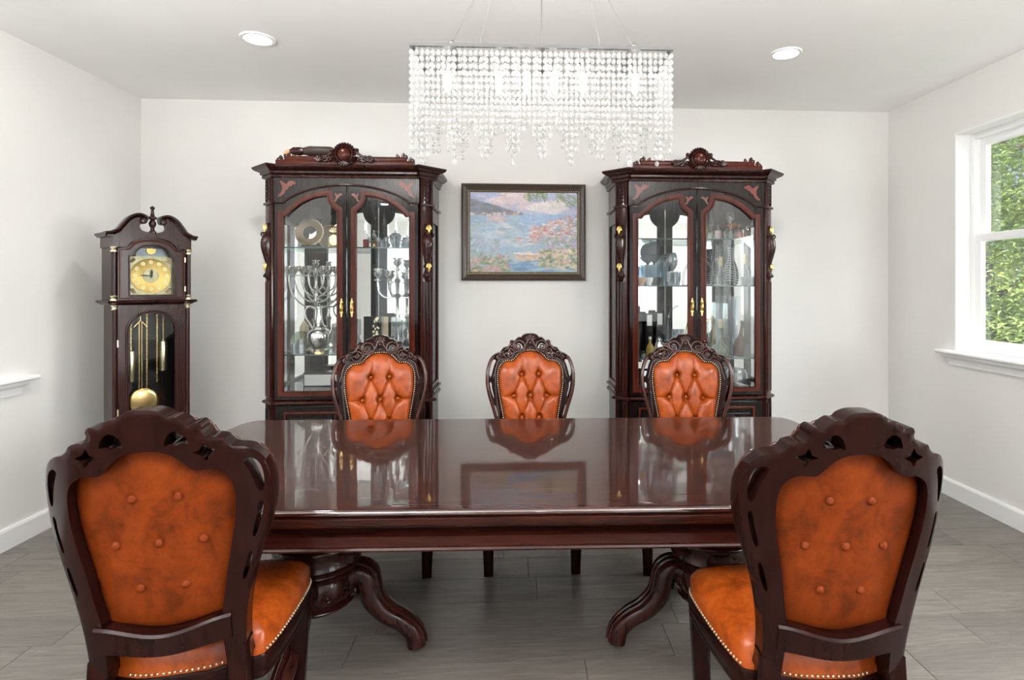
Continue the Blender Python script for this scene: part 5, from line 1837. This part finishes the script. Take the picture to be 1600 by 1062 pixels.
pts = catmull([(0, 0, 0.40), (-0.02, -0.04, 0.38), (-0.03, -0.075, 0.41), (-0.03, -0.075, 0.475)], 5)
arm = MB().tube(pts, 0.0075, 8).build('arm', M['silver'], e)
MB().lathe(CP2, (-0.03, -0.075, 0.47), 16).build('candle_cup', M['silver'], arm)
e = item('black_gold_tile', 'black and gold decorated square panel on the lower shelf', 'ornament', -1.003, 3.90, z2, SIL)
MB().box(-0.055, 0, 0, 0.055, 0.02, 0.245, 0.002).build('panel', M['black'], e, 0)
q = MB()
r_ = random.Random(3)
for k in range(16):
    q.sphere((r_.uniform(0.0, 0.045), -0.001, r_.uniform(0.11, 0.235)), (r_.uniform(0.004, 0.009), 0.002, r_.uniform(0.006, 0.014)), 7, 5)
tag(q.build('gold_leaf', M['palegold'], e), kind='stuff')
solid('book', 'upright cream book beside the black panel', 'book', [(0.024, 0), (0.024, 0.24), (0.0, 0.241)], M['cream'], -0.925, 3.94, z2, 4, SIL)
e = item('crystal_block', 'wide engraved crystal block at the right of the lower shelf', 'ornament', -0.815, 3.88, z2, SIL)
for k in range(3):
    MB().box(-0.052 + 0.036 * k, -0.012, 0, -0.052 + 0.036 * k + 0.033, 0.012, 0.240 - 0.02 * (k == 2), 0.003).build('slab', M['cutglass'], e, 0)
for k in range(3):
    e = item('crystal_goblet', 'small crystal goblet before the black panel, %s of three from the left' % ORD[k], 'glass', -0.975 + 0.05 * k, 3.85, z2, 'goblets on the lower shelf')
    MB().lathe([(0.0, 0.0), (0.02, 0.0), (0.018, 0.003), (0.004, 0.008), (0.004, 0.05)], n=16).build('foot', M['glass'], e)
    MB().lathe(vessel([(0.004, 0.05), (0.018, 0.062), (0.022, 0.085), (0.020, 0.11)], 0.0015), n=18).build('cup', M['glass'], e)
e = item('mirror_box', 'long low mirrored tray box on the cabinet floor', 'box', -1.33, 3.98, 0.688, SIL)
MB().box(-0.14, -0.05, 0, 0.18, 0.05, 0.095, 0.002).build('box', M['black'], e, 0)
MB().box(-0.132, -0.053, 0.006, 0.172, -0.050, 0.080).build('front_panel', M['whiteplate'], e, 0)

# ---- bundle lying along the crest of the left cabinet
e = item('wrapped_bundle', 'dark wrapped roll with a carved tan end lying on the left cabinet', 'bundle', -1.345, CABY - 0.445, 2.205)
MB().tube([(-0.035, 0, 0.033), (0.0, 0, 0.035), (0.13, 0, 0.034), (0.145, 0, 0.032)], [0.024, 0.032, 0.031, 0.026], 14).build('roll', M['bundle'], e)
MB().tube([(-0.135, 0, 0.030), (-0.10, 0, 0.034), (-0.06, 0, 0.032), (-0.035, 0, 0.033)], [0.008, 0.026, 0.028, 0.022], 10).build('carved_end', M['mahogany'], e)
MB().tube([(-0.165, 0, 0.010), (-0.145, 0, 0.022), (-0.12, 0, 0.032)], [0.006, 0.016, 0.014], 8).build('tan_tip', M['tan'], e)

# ---- right cabinet
y1_, y2_, y3_ = SR
def bottle(name, label, x, y, z, prof, m, cap=None, cat='bottle', n=20, lean=None, group=GLS):
    e = item(name, label, cat, x, y, z, group)
    Mx = lean if lean is not None else None
    MB().lathe(prof, n=n, M=Mx).build('body', m, e)
    if cap: MB().lathe(cap[0], n=16, M=Mx).build('stopper', cap[1], e)
    return e


e = bottle('flask', 'clear apothecary flask with wide stopper and orange ribbon', 1.495, 3.92, y1_, vessel([(0.036, 0), (0.040, 0.006), (0.040, 0.060), (0.022, 0.090), (0.017, 0.110), (0.017, 0.140)]), M['glass'],
           ([(0.016, 0.128), (0.018, 0.140), (0.029, 0.148), (0.029, 0.190), (0.024, 0.196), (0, 0.197)], M['cutglass']))
q = MB()
for s in (-1, 1):
    q.tube(catmull([(0, -0.022, 0.098), (s * 0.018, -0.032, 0.108), (s * 0.026, -0.034, 0.100), (s * 0.016, -0.034, 0.092), (0, -0.026, 0.096)], 4), 0.004, 6)
q.tube([(0.022 * math.cos(t), 0.022 * math.sin(t), 0.098) for t in [2 * PI * k / 16 for k in range(16)]], 0.004, 6, closed=True)
q.tube([(0, -0.026, 0.096), (-0.014, -0.040, 0.066)], 0.004, 6)
q.build('ribbon', M['orange'], e)
bottle('miniature_bottle', 'small square bottle of pink liquid left of the ribboned flask', 1.402, 3.90, y1_, [(0.026, 0), (0.026, 0.062), (0.012, 0.068), (0.008, 0.072), (0.008, 0.085)], M['pink'], ([(0.0085, 0.085), (0.0085, 0.105), (0, 0.106)], M['glass']), n=4)
bottle('miniature_bottle', 'round shouldered bottle of pinkish liquid right of the ribboned flask', 1.553, 3.90, y1_, [(0.027, 0), (0.028, 0.045), (0.022, 0.066), (0.010, 0.078), (0.009, 0.090)], M['pink'], ([(0.010, 0.090), (0.011, 0.110), (0, 0.111)], M['tan']))
bottle('miniature_bottle', 'small olive gold bottle at the right end of the top shelf', 1.612, 3.90, y1_, [(0.022, 0), (0.022, 0.058), (0.008, 0.066), (0.007, 0.075)], M['olive'], ([(0.0075, 0.075), (0.0075, 0.100), (0, 0.101)], M['glass']), n=8)
bottle('miniature_bottle', 'pale rounded bottle at the left end of the top right shelf', 1.338, 3.93, y1_, [(0.030, 0), (0.032, 0.04), (0.020, 0.075), (0.010, 0.085), (0.010, 0.095)], M['greengl'])
# middle shelf
e = item('dark_globe', 'dark metal globe ornament above the blue glasses', 'ornament', 0.975, 4.03, y2_, GLS)
MB().lathe([(0.030, 0), (0.030, 0.01), (0.010, 0.03), (0.010, 0.16), (0.018, 0.175)], n=18).build('stand', M['darkglass'], e)
MB().sphere((0, 0, 0.250), (0.058, 0.030, 0.070), 22, 14).build('globe', M['darkglass'], e, 60)
MB().lathe(vessel([(0.020, 0.17), (0.045, 0.19), (0.062, 0.215)]), n=20).build('cup', M['chrome'], e)
e = item('crystal_sphere_vase', 'clear round crystal vase right of the dark globe', 'vase', 1.090, 4.01, y2_, GLS)
MB().lathe(vessel([(0.022, 0), (0.026, 0.008), (0.020, 0.10), (0.046, 0.14), (0.052, 0.18), (0.044, 0.22), (0.034, 0.235)]), n=24, flute=cut).build('body', M['cutglass'], e, 30)
for k in range(5):
    x = 0.872 + 0.036 * k
    e = item('blue_tumbler', 'tall pale blue fluted glass, %s of five from the left' % ORD[k], 'glass', x, 3.895 + 0.046 * (k % 2), y2_, 'pale blue fluted glasses')
    MB().lathe(vessel([(0.014, 0), (0.014, 0.05), (0.020, 0.09), (0.027, 0.145)], 0.002), n=24, flute=lambda a, z: 0.05 * math.sin(8 * a)).build('body', M['bluegl'], e, 30)
for x, m, lab in ((0.838, M['tan'], 'small amber cup at the left end of the middle shelf'), (0.892, M['whiteplate'], 'small white cup second from the left on the middle shelf'), (0.952, M['darkglass'], 'small dark footed bowl before the blue glasses')):
    solid('small_cup', lab, 'cup', vessel([(0.018, 0), (0.016, 0.006), (0.026, 0.03), (0.030, 0.055)]), m, x, 3.835, y2_, 20, GLS)
for k in range(4):
    e = item('cut_tumbler', 'round cut crystal tumbler, %s of the %s pair' % (('left', 'right')[k % 2], ('front', 'rear')[k // 2]), 'glass', 1.035 + 0.053 * (k % 2) + 0.02 * (k // 2), 3.845 + 0.06 * (k // 2), y2_, 'cut crystal tumblers')
    MB().lathe(vessel([(0.016, 0), (0.018, 0.01), (0.024, 0.05), (0.022, 0.095)], 0.002), n=30, flute=cut).build('body', M['cutglass'], e, 30)
# right side of the middle shelf
e = item('glass_heart', 'clear glass sculpture of two looping arches', 'sculpture', 1.350, 3.93, y2_, GLS)
for cx_, r, h_ in ((-0.02, 0.052, 0.115), (0.052, 0.036, 0.135)):
    MB().tube([(cx_ + r * math.cos(t), 0.015 if cx_ > 0 else 0, 0.008 + h_ * max(0, math.sin(t)) * 1.35) for t in [PI * k / 18 for k in range(19)]], 0.009, 10).build('loop', M['glass'], e)
MB().box(-0.075, -0.02, 0, 0.09, 0.035, 0.010, 0.003).build('base', M['glass'], e, 0)
e = item('etched_vase', 'bottle shaped vase with white etched bands', 'vase', 1.495, 3.90, y2_, GLS)
pv = [(0.036, 0.0), (0.048, 0.02), (0.053, 0.06), (0.050, 0.10), (0.036, 0.145), (0.022, 0.180), (0.018, 0.215), (0.022, 0.262), (0.026, 0.285)]
MB().lathe(vessel(pv), n=30).build('body', M['darkglass'], e)
def rv(z):
    for (r0, za), (r1, zb) in zip(pv, pv[1:]):
        if za <= z <= zb: return r0 + (r1 - r0) * (z - za) / (zb - za)
    return 0.02
q = MB()
for k in range(15):
    z = 0.012 + 0.0175 * k
    q.tube([(rv(z) * 1.01 * math.cos(t), rv(z) * 1.01 * math.sin(t), z + 0.006 * math.sin(t * 2)) for t in [2 * PI * i / 24 for i in range(24)]], 0.0016, 5, closed=True)
for t in (0.2, 1.5, 2.8, 4.2, 4.9, 5.6):
    q.tube([(rv(z) * 1.01 * math.cos(t), rv(z) * 1.01 * math.sin(t), z) for z in [0.005 + 0.275 * i / 14 for i in range(15)]], 0.0022, 5)
tag(q.build('etched_bands', M['zebra'], e), kind='stuff')
bottle('gilt_bottle', 'slender glass bottle with gilt collar at the right of the middle shelf', 1.594, 3.90, y2_, [(0.030, 0), (0.032, 0.05), (0.026, 0.10), (0.012, 0.125), (0.010, 0.15)], M['glass'], ([(0.011, 0.15), (0.011, 0.225), (0.006, 0.23), (0, 0.231)], M['brass']))
for k, x in enumerate((1.575, 1.625)):
    e = item('cut_tumbler', ('squat cut crystal tumbler before the gilt bottle', 'squat cut crystal tumbler in the right corner of the middle shelf')[k], 'glass', x, 3.845, y2_, GLS)
    MB().lathe(vessel([(0.018, 0), (0.022, 0.01), (0.026, 0.06)], 0.002), n=30, flute=cut).build('body', M['cutglass'], e, 30)
# lower shelf
bottle('oil_bottle', 'small bottle of yellow oil on the lower left shelf', 0.905, 3.86, y3_ + 0.0, [(0.026, 0), (0.028, 0.05), (0.020, 0.085), (0.009, 0.10), (0.009, 0.125)], M['yellow'], ([(0.011, 0.125), (0.011, 0.145), (0, 0.146)], M['cream']))
e = item('metal_pot', 'small pewter coffee pot beside the yellow oil', 'pot', 0.972, 3.88, y3_, GLS)
MB().lathe([(0.034, 0), (0.036, 0.01), (0.030, 0.08), (0.020, 0.11), (0.022, 0.118), (0.010, 0.135), (0.0, 0.145)], n=22).build('body', M['silver'], e)
MB().tube(catmull([(0.030, 0, 0.03), (0.060, 0, 0.05), (0.056, 0, 0.09), (0.024, 0, 0.10)], 5), 0.004, 8).build('handle', M['silver'], e)
MB().tube([(-0.03, 0, 0.05), (-0.055, 0, 0.09)], [0.010, 0.006], 8).build('spout', M['silver'], e)
for x, h_, lab in ((0.935, 0.30, 'tall dark framed glass block left of its pair'), (1.010, 0.31, 'tall dark framed glass block next to the centre post')):
    e = item('framed_block', lab, 'ornament', x, 4.02, y3_, GLS)
    MB().box(-0.026, -0.015, 0, 0.026, 0.015, h_, 0.002).build('block', M['darkglass'], e, 0)
    MB().box(-0.018, -0.018, h_ * 0.7, 0.018, -0.015, h_ - 0.012).build('picture', M['whiteplate'], e, 0)
solid('small_dark_box', 'small dark box at the left edge of the lower shelf', 'box', [(0.026, 0), (0.026, 0.35), (0.0, 0.352)], M['darkglass'], 0.850, 4.04, y3_, 4, GLS)
bottle('cone_decanter', 'conical clear glass bottle in front of the glass cylinders', 1.075, 3.87, y3_, vessel([(0.040, 0), (0.042, 0.006), (0.022, 0.10), (0.012, 0.15), (0.015, 0.175)]), M['bluegl'])
e = item('arched_lamp_stem', 'thin curved glass stem rising behind the bottles', 'ornament', 1.070, 4.00, y3_, GLS)
MB().tube(catmull([(0, 0, 0.004), (0, 0, 0.22), (0.012, 0, 0.30), (0.05, 0, 0.345), (0.075, 0, 0.350)], 5), 0.005, 8).build('stem', M['glass'], e)
MB().lathe([(0.03, 0), (0.03, 0.006), (0.008, 0.012)], n=18).build('foot', M['glass'], e)
for k in range(3):
    e = item('glass_cylinder', 'ribbed clear glass cylinder by the centre post, %s of three from the left' % ORD[k], 'glass', 1.092 + 0.03 * k, 3.93, y3_, 'ribbed glass cylinders')
    MB().lathe(vessel([(0.014, 0), (0.015, 0.19)], 0.0018), n=20, flute=lambda a, z: 0.06 * math.sin(6 * a)).build('body', M['cutglass'], e, 30)
bottle('round_decanter', 'round bellied decanter with long neck and pale liquid', 1.405, 3.87, y3_, [(0.026, 0), (0.050, 0.014), (0.060, 0.042), (0.052, 0.072), (0.026, 0.094), (0.014, 0.115), (0.011, 0.180), (0.014, 0.200)], M['greengl'], ([(0.012, 0.20), (0.016, 0.208), (0.016, 0.255), (0.010, 0.262), (0, 0.263)], M['cream']))
e = item('glass_box', 'clear square glass case behind the round decanter', 'case', 1.420, 4.01, y3_, GLS)
for q_ in ((-0.075, -0.05, 0, 0.075, -0.047, 0.37), (-0.075, 0.047, 0, 0.075, 0.05, 0.37), (-0.075, -0.047, 0, -0.072, 0.047, 0.37), (0.072, -0.047, 0, 0.075, 0.047, 0.37)):
    MB().box(*q_).build('wall', M['doorglass'], e, 0)
solid('pale_statuette', 'tall pale statuette inside the clear glass case', 'statuette', [(0.030, 0), (0.030, 0.012), (0.014, 0.03), (0.020, 0.10), (0.016, 0.16), (0.010, 0.19), (0.014, 0.21), (0.012, 0.235), (0.0, 0.245)], M['greengl'], 1.445, 4.01, y3_, 14, GLS)
e = item('brass_harp', 'small gilt harp shaped stand at the left of the lower right shelf', 'ornament', 1.345, 3.930, y3_, GLS)
MB().tube(catmull([(-0.02, 0, 0.004), (-0.045, 0, 0.12), (-0.02, 0, 0.24), (0.02, 0, 0.26), (0.03, 0, 0.16), (0.02, 0, 0.004)], 5), 0.004, 8).build('loop', M['brass'], e)
MB().box(-0.035, -0.02, 0, 0.035, 0.02, 0.012, 0.003).build('base', M['black'], e, 0)
bottle('tall_vase', 'tall cut crystal vase with jagged rim behind the brown bottle', 1.555, 4.00, y3_, vessel([(0.030, 0), (0.034, 0.01), (0.022, 0.08), (0.030, 0.20), (0.028, 0.30), (0.046, 0.42)]), M['cutglass'], None, 'vase', 8)
ln = Matrix.Rotation(R(7), 4, 'Y')
e = bottle('brown_bottle', 'brown amber glass bottle leaning to the right', 1.530, 3.86, y3_ + 0.004, [(0.034, 0.0), (0.038, 0.006), (0.040, 0.075), (0.036, 0.105), (0.018, 0.140), (0.012, 0.165), (0.0115, 0.235), (0.015, 0.238), (0.015, 0.250), (0.0, 0.251)], M['amber'], None, 'bottle', 24, ln)
e = item('easel_plaque', 'small black easel plaque behind the brown bottle', 'plaque', 1.470, 3.945, y3_, GLS)
MB().box(-0.018, -0.006, 0, 0.030, 0.006, 0.130, 0.002).build('plaque', M['black'], e, 0)
MB().box(-0.03, -0.02, 0, 0.04, 0.02, 0.006, 0.002).build('base', M['black'], e, 0)
e = item('glass_dome_bowl', 'large clear crystal bowl turned over on the cabinet floor', 'bowl', 1.530, 3.90, 0.688, GLS)
MB().lathe([(0.075, 0.0), (0.076, 0.004), (0.072, 0.07), (0.058, 0.098), (0.02, 0.108), (0.0, 0.109)], n=36, flute=cut).build('bowl', M['cutglass'], e, 30)
e = item('dark_tray', 'dark tray propped on the cabinet floor at the right', 'tray', 1.590, 4.00, 0.688, GLS)
MB().box(-0.07, -0.006, 0, 0.06, 0.006, 0.055, 0.002).build('tray', M['black'], e, 0)


# ================================================================== CANDLE CHANDELIER IN THE REAR HALF (seen in the cabinet mirror)
e = item('candle_chandelier', 'crystal chandelier with candle arms, seen in the left cabinet mirror', 'chandelier', -2.25, -1.5, 0)
MB().lathe([(0.0, 2.14), (0.03, 2.16), (0.05, 2.20), (0.02, 2.24), (0.03, 2.30), (0.015, 2.36), (0.03, 2.42), (0.012, 2.46), (0.008, 2.69), (0.06, 2.695), (0.06, 2.70)], n=18).build('stem', M['silver'], e)
for k in range(8):
    a = 2 * PI * k / 8 + 0.2
    arm = MB().tube([(r * math.cos(a), r * math.sin(a), z) for r, z in catmull([(0.02, 2.24), (0.12, 2.17), (0.26, 2.17), (0.36, 2.24), (0.38, 2.29)], 5)], 0.007, 6).build('arm', M['silver'], e)
    MB().lathe([(0.03, 2.29), (0.032, 2.296), (0.012, 2.30), (0.011, 2.40), (0.007, 2.405), (0.012, 2.425), (0.0, 2.455)], (0.38 * math.cos(a), 0.38 * math.sin(a), 0), 12).build('candle', M['whiteplate'], arm)
    q = MB()
    for j in range(4):
        q.sphere((0.38 * math.cos(a), 0.38 * math.sin(a), 2.27 - 0.025 * j), 0.010, 6, 4)
        r = 0.10 + 0.07 * j
        q.sphere((r * math.cos(a), r * math.sin(a), 2.14 + 0.01 * (j == 3) - 0.01 * (j == 0)), (0.010, 0.010, 0.018), 6, 4)
    tag(q.build('crystal_drops', M['cutglass'], arm), kind='stuff')


# ================================================================== UNSEEN UPLIGHTS ADDED FOR CEILING BOUNCE FILL
def fill_uplight(x, y, watts, label):
    e = item('torchiere_lamp', label, 'floor lamp', x, y, 0, 'torchiere floor lamps')
    MB().lathe([(0.0, 0.0), (0.15, 0.0), (0.15, 0.015), (0.13, 0.025), (0.02, 0.035), (0.014, 0.05)], n=32).build('base', M['chrome'], e)
    MB().lathe([(0.012, 0.04), (0.012, 1.66)], n=16).build('pole', M['chrome'], e)
    MB().lathe([(0.014, 1.655), (0.06, 1.67), (0.13, 1.705), (0.175, 1.755), (0.172, 1.757), (0.126, 1.712), (0.05, 1.680), (0.0, 1.676)], n=36, close=False).build('bowl', M['trim'], e, 50)
    l = bpy.data.lights.new('torchiere_bulb', 'AREA')
    l.shape = 'DISK'
    l.size = 0.26
    l.energy = watts
    l.color = (1.0, 0.985, 0.965)
    lo = bpy.data.objects.new('bulb', l)
    COL.objects.link(lo)
    lo.parent = e
    lo.location = (0, 0, 1.745)
    lo.rotation_euler = (PI, 0, 0)


fill_uplight(-1.35, -0.35, 170, 'uplighter floor lamp behind the camera to the left')
fill_uplight(1.15, -0.45, 140, 'uplighter floor lamp behind the camera to the right')
